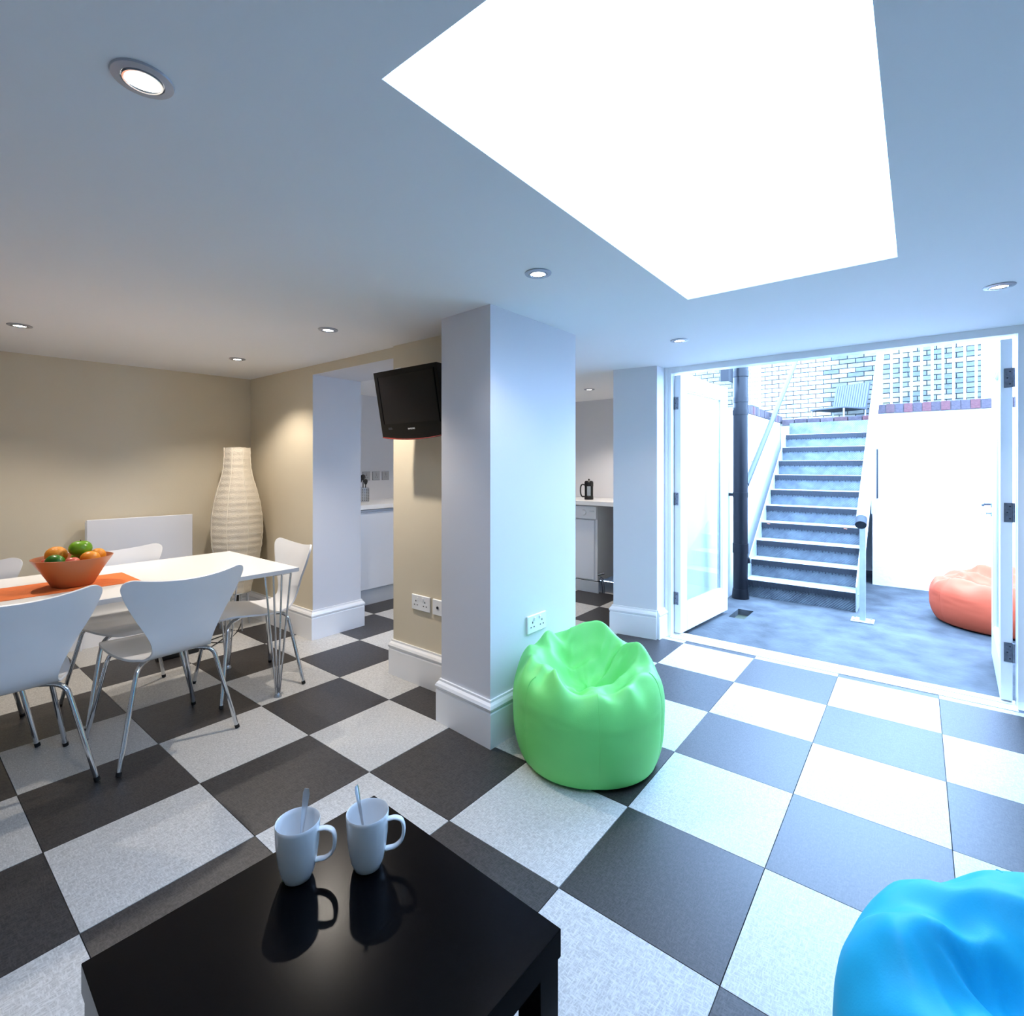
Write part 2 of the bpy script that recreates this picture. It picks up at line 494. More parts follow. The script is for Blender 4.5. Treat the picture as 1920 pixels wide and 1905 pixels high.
def leaf(name, label, loc, rotz, side):
    """side=+1: leaf thickness lies towards local +y"""
    W, H, T = 0.95, 2.085, 0.052
    y0, y1 = (0, T) if side > 0 else (-T, 0)
    e = bpy.data.objects.new(name, None); COL.objects.link(e); e.location = loc; e.rotation_euler = (0, 0, rotz)
    e['kind'] = 'structure'; e['label'] = label; e['category'] = 'door'
    st = 0.115
    obj('stile', box_bm((0, y0, 0.012), (st, y1, H), 0.003), 'gloss_white', e)
    obj('stile', box_bm((W - st, y0, 0.012), (W, y1, H), 0.003), 'gloss_white', e)
    obj('rail', box_bm((st, y0, 0.012), (W - st, y1, 0.225), 0.003), 'gloss_white', e)
    obj('rail', box_bm((st, y0, H - 0.115), (W - st, y1, H), 0.003), 'gloss_white', e)
    ym = (y0 + y1) / 2
    obj('pane', box_bm((st, ym - 0.006, 0.225), (W - st, ym + 0.006, H - 0.115)), 'door_glass', e)
    bd = bm_new()
    for yy in (y0 + 0.010, y1 - 0.022):
        add_box(bd, (st, yy, 0.225), (st + 0.012, yy + 0.012, H - 0.115)); add_box(bd, (W - st - 0.012, yy, 0.225), (W - st, yy + 0.012, H - 0.115))
        add_box(bd, (st + 0.012, yy, 0.225), (W - st - 0.012, yy + 0.012, 0.237)); add_box(bd, (st + 0.012, yy, H - 0.127), (W - st - 0.012, yy + 0.012, H - 0.115))
    obj('glazing_bead', bd, 'gloss_white', e)
    for z in (0.29, 1.09, 1.86):
        h = bm_new()
        if side > 0:
            add_box(h, (-0.0035, 0.020, z - 0.05), (-0.0002, 0.052, z + 0.05)); add_tube(h, [(-0.006, 0.056, z - 0.05), (-0.006, 0.056, z + 0.05)], 0.006, 8)
        else:
            add_box(h, (-0.0035, -0.052, z - 0.055), (-0.0002, -0.016, z + 0.055)); add_tube(h, [(-0.006, -0.056, z - 0.055), (-0.006, -0.056, z + 0.055)], 0.006, 8)
        hg = obj('hinge', h, 'hinge_steel', e)
        sb = bm_new()
        for dz in (-0.035, 0, 0.035):
            yy = (0.036 if side > 0 else -0.036) + (0.006 if dz == 0 else -0.005)
            add_tube(sb, [(-0.0042, yy, z + dz), (-0.0034, yy, z + dz)], 0.0042, 8)
        obj('screw', sb, 'slot_dark', hg)
    return e


dl = leaf('door_1', 'open white glazed door leaf beside the black downpipe', (2.662, -0.917, 0), math.atan2(-0.097, 0.945), 1)
dr = leaf('door_2', 'open white glazed door leaf seen edge on in front of the orange bean bag', (2.678, -2.775, 0), math.atan2(-0.042, 0.947), -1)
# lever and lock on the inner face of the right leaf
hb = bm_new(); add_tube(hb, [(0.895, 0.0, 1.085), (0.895, 0.045, 1.085)], 0.009, 10); add_tube(hb, smooth_path([(0.895, 0.043, 1.085), (0.88, 0.05, 1.085), (0.80, 0.052, 1.085), (0.775, 0.05, 1.082)]), 0.0085, 10)
hd = obj('lever_handle', hb, 'hinge_steel', dr, 60)
rb = bm_new(); add_tube(rb, [(0.895, 0.0, 1.085), (0.895, 0.007, 1.085)], 0.026, 20); add_tube(rb, [(0.895, 0.0, 1.02), (0.895, 0.007, 1.02)], 0.022, 20)
obj('rose_plate', rb, 'steel', hd, 40)
kb = bm_new(); add_box(kb, (0.893, 0.006, 1.014), (0.897, 0.03, 1.024)); add_tube(kb, [Vector((0.895, 0.042 + 0.013 * math.cos(a * math.pi / 6), 1.018 + 0.013 * math.sin(a * math.pi / 6))) for a in range(12)], 0.003, 6, closed=True)
obj('key', kb, 'steel', hd)

# ------------------------------------------------------------------ yard
yb = bm_new(); add_box(yb, (2.72, -3.6, -0.15), (3.50, -0.85, -0.02)); add_box(yb, (3.50, -3.6, -0.15), (3.83, -1.185, -0.02)); add_box(yb, (3.50, -1.05, -0.15), (3.83, -0.85, -0.02)); add_box(yb, (3.83, -3.6, -0.15), (6.8, -0.85, -0.02))
struct('floor_yard', yb, 'concrete', 'worn blue-grey concrete floor of the sunken yard', 'yard floor')
struct('drain_gully', box_bm((3.50, -1.185, -0.15), (3.83, -1.05, -0.075)), 'drain_green', 'square open drain gully in the yard floor by the left door', 'drain')
g = struct('trim_3', box_bm((2.702, -3.6, -0.15), (2.72, -0.85, -0.02)), 'nosing_dark', 'dark joint along the door threshold', 'threshold joint')

struct('wall_yard_right', box_bm((2.75, -3.75, -0.15), (6.2, -3.6, 2.2)), 'render_white', 'white rendered wall on the far side of the yard', 'wall')
wy = struct('wall_yard_back', box_bm((5.87, -3.6, -0.15), (6.2, -1.99, 1.955)), 'render_white', 'tall white retaining wall with brick coping beside the stair', 'wall')
wl = struct('wall_yard_left', box_bm((4.12, -0.84, -0.15), (7.0, -0.55, 1.97)), 'render_white', 'white wall on the far side of the stair handrail', 'wall')
tb = bm_new(); add_box(tb, (6.2, -4.6, 0), (9.7, -2.035, 1.95)); add_box(tb, (6.98, -2.035, 0), (9.7, -0.55, 1.95)); add_box(tb, (4.3, -0.55, 0), (9.7, 2.4, 1.95))
struct('floor_terrace', tb, 'concrete', 'raised terrace at the top of the stair', 'terrace')
struct('wall_landing', box_bm((6.82, -2.035, -0.15), (6.98, -0.85, 1.93)), 'render_white', 'pale wall under the stair head', 'wall')
struct('wall_terrace', box_bm((5.95, -3.6, 2.055), (6.25, -2.95, 3.7)), 'render_white', 'white wall pier at the end of the terrace railing', 'wall')

random.seed(4)
cop_meshes = []
for i in range(5):
    cop_meshes.append(mesh_of(box_bm((-0.115, -0.0385, 0), (0.115, 0.0385, 0.10), 0.003), 'coping_brick_%d' % i))
    cop_meshes[-1].name = 'coping_brick'


def coping(parent, start, step, n, rot, mort):
    d = Vector(step)
    for i in range(n):
        p = Vector(start) + d * i
        obj('coping_brick', cop_meshes[random.choice((0, 1, 2, 3, 4, 1, 4))], None, parent, loc=(p.x + random.uniform(-.003, .003), p.y + random.uniform(-.003, .003), p.z + random.uniform(0, .004)), rot=(0, 0, rot))
    obj('coping_mortar', box_bm(*mort), 'mortar_light', parent)


coping(wy, (5.965, -2.075, 1.957), (0, -0.0805, 0), 19, 0, ((5.86, -3.6, 1.955), (6.07, -2.04, 2.047)))
coping(wl, (5.06, -0.735, 1.972), (0.0805, 0, 0), 24, math.pi / 2, ((5.02, -0.84, 1.97), (6.95, -0.63, 2.062)))
wt = struct('trim_4', box_bm((6.80, -2.0, 1.93), (6.98, -0.86, 1.935)), 'mortar_light', 'brick edge across the top of the stair', 'coping')
for i in range(7):
    bmk = mesh_of(box_bm((-0.055, -0.076, 0), (0.095, 0.076, 0.085), 0.004), 'coping_brick_%d' % ((3, 1, 4, 3, 0, 4, 2)[i])); bmk.name = 'edge_brick'
    obj('coping_brick', bmk, None, wt, loc=(6.86, -0.945 - 0.160 * i, 1.936))

# far brick wall: individual stretchers and headers where the camera can see them
random.seed(11)
BX = 9.6
wb = struct('wall_brick', box_bm((BX + 0.012, -4.6, 1.9), (BX + 0.25, 2.4, 3.95)), 'mortar', 'weathered brick garden wall behind the terrace chair', 'wall')
bricks = {}


def brick_mesh(w, mat):
    key = (w, mat)
    if key not in bricks:
        bricks[key] = mesh_of(box_bm((0, -w / 2, 0), (0.05, w / 2, 0.072), 0.004), mat); bricks[key].name = 'wall_brick'
    return bricks[key]


rest = bm_new(); cnt = 0
for c in range(24):
    z = 1.95 + 0.0835 * c
    y = -4.5 + (0.125 if c % 2 else 0.0)
    while y < 2.3:
        wdt = 0.236
        vis = -3.30 < y < 0.15 and 2.10 < z < 3.62 and cnt < 300
        lime = (y > -1.15 + 0.25 * noise.noise(Vector((z * 2, 0, 0)))) or random.random() < 0.06  # lime marks pale bricks: sunlit left end by colour, plus scattered strays
        if vis:
            mat = ('pale_sunlit_brick_%d' % random.randint(0, 1)) if lime else ('stock_brick_%d' % random.randint(0, 3))
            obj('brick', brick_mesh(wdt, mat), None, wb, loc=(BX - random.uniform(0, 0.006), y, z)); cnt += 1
        else:
            add_box(rest, (BX, y - wdt / 2, z), (BX + 0.05, y + wdt / 2, z + 0.072))
        y += 0.2475
o = obj('brickwork', rest, 'stock_brick_0', wb); o['kind'] = 'stuff'

# stair ------------------------------------------------------------------
stair = thing('metal_stair', 'steep steel chequer plate stair rising from the yard to the terrace', 'stair', (4.41, -1.46, -0.02))
RISE, GO, SWID = 0.1805, 0.235, 0.485
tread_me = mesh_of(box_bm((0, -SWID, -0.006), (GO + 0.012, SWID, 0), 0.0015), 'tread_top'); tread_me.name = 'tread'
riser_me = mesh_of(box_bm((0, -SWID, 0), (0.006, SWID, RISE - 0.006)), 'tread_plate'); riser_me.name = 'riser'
nb = bm_new(); add_box(nb, (-0.004, -SWID, -0.058), (-0.0005, SWID, -0.004))
for k in range(34):
    yy = -SWID + (k + 0.5) * 2 * SWID / 34
    add_box(nb, (-0.0075, yy - 0.005, -0.064 - 0.012 * (k % 2)), (-0.004, yy + 0.005, -0.012))
nos_me = mesh_of(nb, 'nosing_dark'); nos_me.name = 'nosing'
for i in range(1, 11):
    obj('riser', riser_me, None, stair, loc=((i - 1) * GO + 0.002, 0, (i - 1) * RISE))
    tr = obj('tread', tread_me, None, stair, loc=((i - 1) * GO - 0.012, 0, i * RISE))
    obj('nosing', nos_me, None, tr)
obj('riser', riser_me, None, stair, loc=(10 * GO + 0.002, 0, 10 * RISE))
_b = bm_new(); add_tube(_b, [(0, 0, 0), (0, 0, 0.007)], 0.008, 6); bolt_me = mesh_of(_b, 'steel'); bolt_me.name = 'bolt'
for sgn in (-1, 1):
    sbm = bm_new()
    y0, y1 = (SWID + 0.001, SWID + 0.011) if sgn > 0 else (-SWID - 0.011, -SWID - 0.001)
    poly = [(-0.03, 0.0), (0.22, 0.0), (10 * GO + 0.02, 9.0 * RISE), (10 * GO + 0.02, 10.6 * RISE), (10 * GO - 0.10, 10.6 * RISE), (-0.03, 0.24)]
    lo = [sbm.verts.new((p[0], y0, p[1])) for p in poly]; hi = [sbm.verts.new((p[0], y1, p[1])) for p in poly]
    sbm.faces.new(lo); sbm.faces.new(hi[::-1])
    for k in range(6): sbm.faces.new([lo[k], hi[k], hi[(k + 1) % 6], lo[(k + 1) % 6]])
    so = obj('stringer', sbm, 'galvanised', stair)
    for k in range(1, 11):
        for dx in (0.06, 0.12):
            yy = y1 if sgn > 0 else y0
            obj('bolt', bolt_me, None, so, loc=((k - 1) * GO + dx, yy, k * RISE - 0.03), rot=(-sgn * math.pi / 2, 0, 0))

# right handrail with post
hr = thing('handrail', 'thick white tubular handrail with a post standing at the stair foot', 'handrail', (4.10, -2.02, -0.02))
slope = 0.677
tb = bm_new(); p0 = Vector((-0.13, 0, 0.905)); add_tube(tb, [p0, p0 + Vector((3.2, 0, 3.2 * slope))], 0.040, 20)
obj('rail_tube', tb, 'rail_white', hr, 40)
eb = bm_new(); add_tube(eb, [p0 - Vector((0.055, 0, 0.055 * slope)), p0 + Vector((0.02, 0, 0.02 * slope))], 0.0425, 20); obj('end_cap', eb, 'nosing_dark', hr, 40)
for x in (0.0, 1.45, 2.75):
    z0 = 0.004 if x == 0 else max(0.0, (x - 0.35) * RISE / GO)
    obj('post', box_bm((x - 0.022, -0.022, z0), (x + 0.022, 0.022, 0.905 + (x + 0.13) * slope - 0.03)), 'galvanised', hr)
bm2 = bm_new(); A = Vector((0.0, 0, 0.50)); add_tube(bm2, [A, A + Vector((2.75, 0, 2.75 * slope))], 0.014, 10); obj('mid_rail', bm2, 'rail_white', hr, 40)
bp_ = obj('base_plate', box_bm((-0.075, -0.085, 0.0), (0.075, 0.085, 0.012), 0.002), 'galvanised', hr)
for dx in (-0.05, 0.05):
    for dy in (-0.06, 0.06): obj('bolt', bolt_me, None, bp_, loc=(dx, dy, 0.0122), rot=(0, 0, 0))

hl = thing('handrail', 'slim grey handrail fixed to the white wall beside the downpipe', 'handrail', (4.60, -0.93, 1.15))
tb = bm_new(); add_tube(tb, [(0.0, 0.0, 0.0)] + [(x, 0, x * 0.625) for x in (0.05, 1.5, 3.0)], 0.030, 16); obj('rail_tube', tb, 'rail_grey', hl, 40)
eb = bm_new(); add_tube(eb, smooth_path([(0.0, 0, 0.0), (-0.03, 0.0, -0.04), (-0.03, 0.02, -0.09)]), 0.022, 10); obj('end_curl', eb, 'hinge_steel', hl, 40)
for x in (0.55, 1.5):
    kb = bm_new(); add_tube(kb, smooth_path([(x, 0.079, x * 0.625 - 0.09), (x, 0.03, x * 0.625 - 0.085), (x, 0.0, x * 0.625 - 0.03)]), 0.007, 8); obj('bracket', kb, 'hinge_steel', hl, 40)

# railing on the back coping
rl = thing('railing', 'white upright bar railing standing on the brick coping', 'railing', (5.965, -2.5, 2.06))
bar_me = None
for i in range(10):
    y = -2.163 - 0.0909 * i
    if bar_me is None:
        bb = bm_new(); add_tube(bb, [(0, 0, 0.0), (0, 0, 1.0)], 0.0105, 8); bar_me = mesh_of(bb, 'rail_white', 40); bar_me.name = 'bar'
    if i < 9: obj('bar', bar_me, None, rl, loc=(0, y + 2.5, 0))
obj('top_rail', box_bm((-0.02, -0.44, 1.0), (0.02, 0.42, 1.012)), 'rail_white', rl)
# railing on the left coping
rl2 = thing('railing', 'thin grey railing on the brick coping beyond the downpipe', 'railing', (5.65, -0.72, 2.066))
bar2 = None
for i in range(9):
    if bar2 is None:
        bb = bm_new(); add_tube(bb, [(0, 0, 0), (0, 0, 0.95)], 0.008, 8); bar2 = mesh_of(bb, 'galvanised', 40); bar2.name = 'bar'
    obj('bar', bar2, None, rl2, loc=(-0.4 + 0.115 * i, 0, 0))
obj('top_rail', box_bm((-0.44, -0.015, 0.95), (0.56, 0.015, 0.96)), 'galvanised', rl2)

# black downpipe
dp = thing('downpipe', 'thick black drainpipe running down the yard wall', 'drainpipe', (4.272, -0.955, -0.02))
pb = bm_new(); add_tube(pb, [(0, 0, 0.06), (0, 0, 2.30)], 0.070, 24); obj('pipe', pb, 'pipe_black', dp, 40)
for z, hh in ((0.52, 0.10), (1.93, 0.05), (2.06, 0.05)):
    cb2 = bm_new(); add_tube(cb2, [(0, 0, z - hh / 2), (0, 0, z + hh / 2)], 0.076, 24); cl = obj('collar', cb2, 'pipe_black', dp, 40)
tb2 = bm_new(); add_tube(tb2, [(0, 0, 2.30), (0, 0, 2.36)], [0.080, 0.080], 24); add_tube(tb2, [(0, 0, 2.36), (0, 0, 2.75)], 0.074, 24)
add_tube(tb2, smooth_path([(0, 0, 2.40), (-0.08, 0.0, 2.50), (-0.17, 0.02, 2.54)]), 0.05, 16); obj('branch', tb2, 'pipe_black', dp, 40)
sh = bm_new(); add_tube(sh, [(0, 0, 0.0), (0, 0, 0.10)], [0.084, 0.074], 24); obj('shoe', sh, 'pipe_black', dp, 40)
br = bm_new(); add_box(br, (-0.02, 0.05, 1.06), (0.02, 0.112, 1.09)); add_tube(br, [(0, 0, 1.05), (0, 0, 1.10)], 0.074, 24); obj('wall_bracket', br, 'pipe_black', dp, 40)
sb_ = bm_new(); add_tube(sb_, smooth_path([(0.05, -0.02, 0.42), (0.07, -0.05, 0.41), (0.072, -0.06, 0.36)]), 0.022, 10); obj('side_spout', sb_, 'pipe_black', dp, 40)
tag(obj('wall_vent', box_bm((3.93, -0.93, 2.20), (4.10, -0.8505, 2.60), 0.004), 'pipe_black'), 'small black box on the yard wall above the left door', 'vent')
tag(obj('gap_shade_strip', None or box_bm((5.845, -2.045, 0.98), (5.868, -1.995, 1.55), 0.004), 'nosing_dark'), 'narrow dark strip standing in for the shaded gap between the stair rail and the white wall', 'painted shade')  # dark strip painted in for the shade of the gap beside the stair
tag(obj('slate_slab', box_bm((5.12, -0.85, 2.074), (5.55, -0.60, 2.09), 0.002), 'hinge_steel'), 'thin dark slab lying on the brick coping behind the downpipe', 'slab')
for nm, (x, y, z), lab in (('fallen_leaf', (4.86, -1.10, 0.705), 'dry brown leaf lying on the left of the fourth stair tread'), ('fallen_leaf', (4.86, -1.82, 0.705), 'dry brown leaf lying on the fourth stair tread by the handrail'), ('fallen_leaf', (2.735, -1.40, -0.018), 'dry brown leaf lying by the door threshold')):
    lb = bm_new(); pts = [(0.035, 0, 0.004), (0.012, 0.016, 0.010), (-0.02, 0.012, 0.006), (-0.035, 0, 0.012), (-0.02, -0.012, 0.003), (0.012, -0.016, 0.006)]
    f0 = [lb.verts.new((p[0], p[1], p[2])) for p in pts]; f1 = [lb.verts.new((p[0], p[1], p[2] - 0.0015)) for p in pts]
    lb.faces.new(f0); lb.faces.new(f1[::-1])
    for k in range(6): lb.faces.new([f0[k], f1[k], f1[(k + 1) % 6], f0[(k + 1) % 6]])
    tag(obj(nm, lb, 'leaf_brown', loc=(x, y, z)), lab, 'leaf', 'fallen leaves in the yard')

# terrace chair
tc_ = thing('terrace_chair', 'low grey woven lounge chair on the terrace above the stair', 'chair', (9.0, -1.33, 1.95), math.radians(62))
obj('seat', box_bm((-0.30, -0.30, 0.36), (0.30, 0.30, 0.39), 0.006), 'rattan', tc_)
bk = bm_new(); mt = Matrix.Translation((0, -0.28, 0.39)) @ Matrix.Rotation(math.radians(14), 4, 'X')
add_box(bk, (-0.29, -0.012, 0), (0.29, 0.012, 0.45), mt)
bko = obj('backrest', bk, 'rattan', tc_)
for k in range(14):
    sl = bm_new(); add_box(sl, (-0.285 + k * 0.0415, 0.012, 0.01), (-0.285 + k * 0.0415 + 0.028, 0.018, 0.44), mt); obj('weave_strip', sl, 'weave', bko)
for sx in (-0.28, 0.28):
    for sy in (-0.27, 0.28):
        lg = bm_new(); add_tube(lg, [(sx, sy, 0), (sx, sy, 0.36)], 0.014, 8); obj('leg', lg, 'hinge_steel', tc_)

# ------------------------------------------------------------------ downlights
def downlight_parts():
    ring = bm_new(); add_lathe(ring, [(0.036, -0.001), (0.038, -0.006), (0.053, -0.004), (0.0545, 0.0), (0.036, 0.0)], 40, closed_prof=True)
    inner = bm_new(); add_lathe(inner, [(0.029, -0.003), (0.031, -0.0075), (0.0345, -0.0075), (0.0355, -0.002), (0.029, -0.001)], 36, closed_prof=True)
    lens = bm_new(); add_lathe(lens, [(0.0, -0.004), (0.015, -0.0042), (0.028, -0.0025), (0.028, -0.001), (0.0, -0.001)], 32)
    return mesh_of(ring, 'satin_trim', 50), mesh_of(inner, 'chrome', 50), mesh_of(lens, 'lamp_glow', 50)


dme = downlight_parts()
DL = [((-1.036, -1.177), 'largest recessed downlight, in the ceiling above the coffee table', 0.35),
      ((-0.856, 1.516), 'recessed downlight above the far end of the dining table by the fruit bowl', 0.9),
      ((0.301, 1.501), 'recessed downlight nearest the paper lamp corner', 0.9),
      ((0.263, 0.251), 'recessed downlight in front of the television', 1.3),
      ((0.311, -1.196), 'recessed downlight just in front of the white pillar', 0.22),
      ((1.766, -1.239), 'recessed downlight by the wall stub and double doors', 0.35),
      ((1.680, -2.682), 'recessed downlight beyond the rooflight beside the right door', 0.35),
      ((3.213, 0.233), 'recessed downlight in the kitchen ceiling above the coffee maker', 1.0),
      ((2.00, 1.15), 'unseen downlight added to light the kitchen near the utensil pot', 0.9)]  # last entry is an unseen lamp added to light the kitchen
for (x, y), lab, pw in DL:
    e = thing('downlight', lab, 'ceiling light', (x, y, ZC - 0.0003), 0, 'recessed ceiling downlights')
    for nm, me in zip(('trim_ring', 'inner_ring', 'lens'), dme):
        obj(nm, me, None, e)
    ld = bpy.data.lights.new('downlight_bulb', 'SPOT'); ld.energy = SPOT_W * pw; ld.color = SPOT_C; ld.spot_size = math.radians(120); ld.spot_blend = 0.55; ld.shadow_soft_size = 0.028
    lo = bpy.data.objects.new('downlight_bulb', ld); COL.objects.link(lo); lo.parent = e; lo.location = (0, 0, -0.012)

# ------------------------------------------------------------------ television
TVH, TVW = 0.385, 0.545
tv = thing('television', 'small black flat television tilted down on a bracket beside the pillar', 'television', (0.555, -0.125, 1.725))
TM = Matrix.Rotation(math.radians(-10.5), 4, 'Y')


def xf(bm, m=TM):
    bmesh.ops.transform(bm, matrix=m, verts=list(bm.verts)); return bm


# local: screen faces -x, width along y
b_ = bm_new()
outline = []
for k in range(13):
    yy = -TVW / 2 + TVW * k / 12
    outline.append((yy, -TVH / 2 - 0.018 * (1 - (2 * k / 12 - 1) ** 2)))
outline += [(TVW / 2, TVH / 2), (-TVW / 2, TVH / 2)]
lo = [b_.verts.new((-0.022, p[0], p[1])) for p in outline]; hi = [b_.verts.new((0.028, p[0] * 0.96, p[1] * 0.96)) for p in outline]
b_.faces.new(lo); b_.faces.new(hi[::-1]); n_ = len(outline)
for k in range(n_): b_.faces.new([lo[k], hi[k], hi[(k + 1) % n_], lo[(k + 1) % n_]])
add_box(b_, (0.028, -0.14, -0.12), (0.052, 0.14, 0.12))
body = obj('casing', xf(b_), 'tv_black', tv)
obj('screen', xf(box_bm((-0.0235, -0.237, -0.118), (-0.0221, 0.237, 0.162))), 'tv_screen', tv)
bz = bm_new()
for lo_, hi_ in (((-0.0265, -0.2445, 0.162), (-0.0222, 0.2445, 0.168)), ((-0.0265, -0.2445, -0.124), (-0.0222, 0.2445, -0.118)), ((-0.0265, -0.2445, -0.118), (-0.0222, -0.237, 0.162)), ((-0.0265, 0.237, -0.118), (-0.0222, 0.2445, 0.162))): add_box(bz, lo_, hi_)
obj('bezel', xf(bz), 'tv_black', tv)
rs = bm_new(); add_tube(rs, [(-0.021, -TVW / 2 + TVW * k / 12, -TVH / 2 - 0.018 * (1 - (2 * k / 12 - 1) ** 2) - 0.003) for k in range(13)], 0.0042, 8); obj('red_lower_trim', xf(rs), 'tv_red', tv, 40)
led = bm_new(); add_tube(led, [(-0.018, 0.02, TVH / 2), (-0.018, 0.07, TVH / 2)], 0.004, 8); obj('top_highlight_strip', xf(led), 'chrome', tv, 40)
fc = bpy.data.curves.new('tv_logo', 'FONT'); fc.body = 'SAMSUNG'; fc.size = 0.0135; fc.extrude = 0.0004; fc.align_x = 'CENTER'; fc.align_y = 'CENTER'
fc.materials.append(MATS['logo_white'])
_t = bpy.data.objects.new('logo_text', fc); COL.objects.link(_t); bpy.context.view_layer.update()
lme = bpy.data.meshes.new_from_object(_t.evaluated_get(bpy.context.evaluated_depsgraph_get())); bpy.data.objects.remove(_t)
lg = obj('logo', lme, None, tv); lg['kind'] = 'stuff'
lm = TM @ Matrix.Translation((-0.0228, 0.0, -0.152)) @ Matrix(((0, 0, -1, 0), (-1, 0, 0, 0), (0, 1, 0, 0), (0, 0, 0, 1)))
lg.matrix_local = lm
mb2 = bm_new()
for k in range(4): add_box(mb2, (-0.0232, 0.20 - 0.008 * k, -0.142), (-0.0222, 0.205 - 0.008 * k, -0.139))
add_box(mb2, (-0.0232, 0.17, -0.149), (-0.0222, 0.205, -0.146))
obj('port_marks', xf(mb2), 'hinge_steel', tv)
ar = bm_new(); add_box(ar, (0.05, -0.02, -0.02), (0.19, 0.02, 0.02)); add_box(ar, (0.185, -0.05, -0.09), (0.1995, 0.05, 0.09)); obj('wall_bracket', ar, 'black_plastic', tv)

# ------------------------------------------------------------------ sockets
def socket(name, label, loc, rotz, w, h, mat, gangs=2, kind='power', group=None):
    """plate in local xz, faces -y"""
    e = thing(name, label, 'socket', loc, rotz, group)
    obj('plate', box_bm((-w / 2, -0.012, -h / 2), (w / 2, -0.0005, h / 2), 0.003), mat, e)
    sl = bm_new()
    if kind == 'power':
        for g_ in range(gangs):
            cx = (g_ - (gangs - 1) / 2) * w / gangs
            add_box(sl, (cx - 0.003, -0.0128, 0.004), (cx + 0.003, -0.0119, 0.014))
            for s_ in (-1, 1): add_box(sl, (cx + s_ * 0.013 - 0.004, -0.0128, -0.018), (cx + s_ * 0.013 + 0.004, -0.0119, -0.012))
    else:
        add_tube(sl, [(0, -0.0119, 0), (0, -0.0165, 0)], 0.008, 12)
    _s = obj('slots', sl, 'slot_dark', e); _s['kind'] = 'stuff'
    if kind == 'power':
        for g_ in range(gangs):
            cx = (g_ - (gangs - 1) / 2) * 0.024 * (2 if gangs == 2 else 1)
            obj('switch', box_bm((cx - 0.006, -0.0165, 0.018), (cx + 0.006, -0.0119, 0.034), 0.001), mat, e)
    return e


socket('wall_socket', 'white double wall socket on the pillar above the green bean bag', (0.853, -0.7920, 0.516), math.radians(-1.1), 0.165, 0.094, 'socket_white')
socket('wall_socket', 'white double wall socket low on the cream pier below the television', (0.755, 0.006, 0.507), -math.pi / 2, 0.165, 0.094, 'socket_white')
socket('aerial_socket', 'white single aerial socket next to the pillar on the cream pier', (0.755, -0.148, 0.505), -math.pi / 2, 0.094, 0.094, 'socket_white', kind='aerial')
for i, (x, lab) in enumerate(((2.06, 'leftmost of the three grey kitchen sockets'), (2.19, 'middle one of the three grey kitchen sockets'), (2.32, 'rightmost of the three grey kitchen sockets'))):
    socket('kitchen_socket', lab, (x, 2.40, 1.243), 0, 0.098, 0.098, 'socket_steel', gangs=1, group='grey sockets above the kitchen worktop')

# ------------------------------------------------------------------ radiator
ang = math.atan2(2.345 - 2.675, 0.78 + 2.7)


def on_back(x, off):      # point in front of the slanted back wall
    y = 2.345 + (x - 0.78) * math.tan(ang)
    return (x + math.sin(ang) * off, y - math.cos(ang) * off)


rx, ry = on_back(-0.045, 0.075)
ra = thing('radiator', 'white flat panel radiator on the cream wall behind the dining table', 'radiator', (rx, ry, 0.42), ang)
obj('panel', box_bm((-0.338, -0.045, 0), (0.338, -0.025, 0.54), 0.004), 'radiator_white', ra)
obj('rear_panel', box_bm((-0.338, 0.012, 0.01), (0.338, 0.028, 0.53), 0.004), 'radiator_white', ra)
gb = bm_new()
for k in range(24): add_box(gb, (-0.325 + k * 0.0275, -0.0245, 0.532), (-0.310 + k * 0.0275, 0.0115, 0.536))
obj('top_grille', gb, 'radiator_white', ra)
for s_ in (-1, 1):
    obj('side_cover', box_bm((s_ * 0.338 - 0.004, -0.0245, 0.03), (s_ * 0.338 + 0.004, 0.0115, 0.52)), 'radiator_white', ra)
    vb = bm_new(); add_tube(vb, smooth_path([(s_ * 0.345, -0.005, 0.04), (s_ * 0.365, -0.005, 0.03), (s_ * 0.368, -0.005, -0.10), (s_ * 0.368, -0.005, -0.415)]), 0.009, 10); obj('pipe', vb, 'radiator_white', ra, 40)
bk_ = bm_new()
for s_ in (-0.25, 0.25): add_box(bk_, (s_ - 0.02, 0.028, 0.1), (s_ + 0.02, 0.0735, 0.45))
obj('wall_bracket', bk_, 'radiator_white', ra)

# ------------------------------------------------------------------ paper floor lamp
lp = thing('paper_floor_lamp', 'tall bulging white paper floor lamp in the dining corner', 'floor lamp', (0.545, 2.07, 0))
LZ = [(0.30, 0.105), (0.36, 0.112), (0.45, 0.14), (0.58, 0.172), (0.70, 0.192), (0.82, 0.200), (0.94, 0.196), (1.06, 0.178), (1.18, 0.148), (1.27, 0.122), (1.34, 0.108), (1.42, 0.103), (1.508, 0.102)]


def lamp_r(z):
    for (za, ra_), (zb, rb_) in zip(LZ, LZ[1:]):
        if za <= z <= zb:
            t = (z - za) / (zb - za); return ra_ + (rb_ - ra_) * t
    return LZ[-1][1]


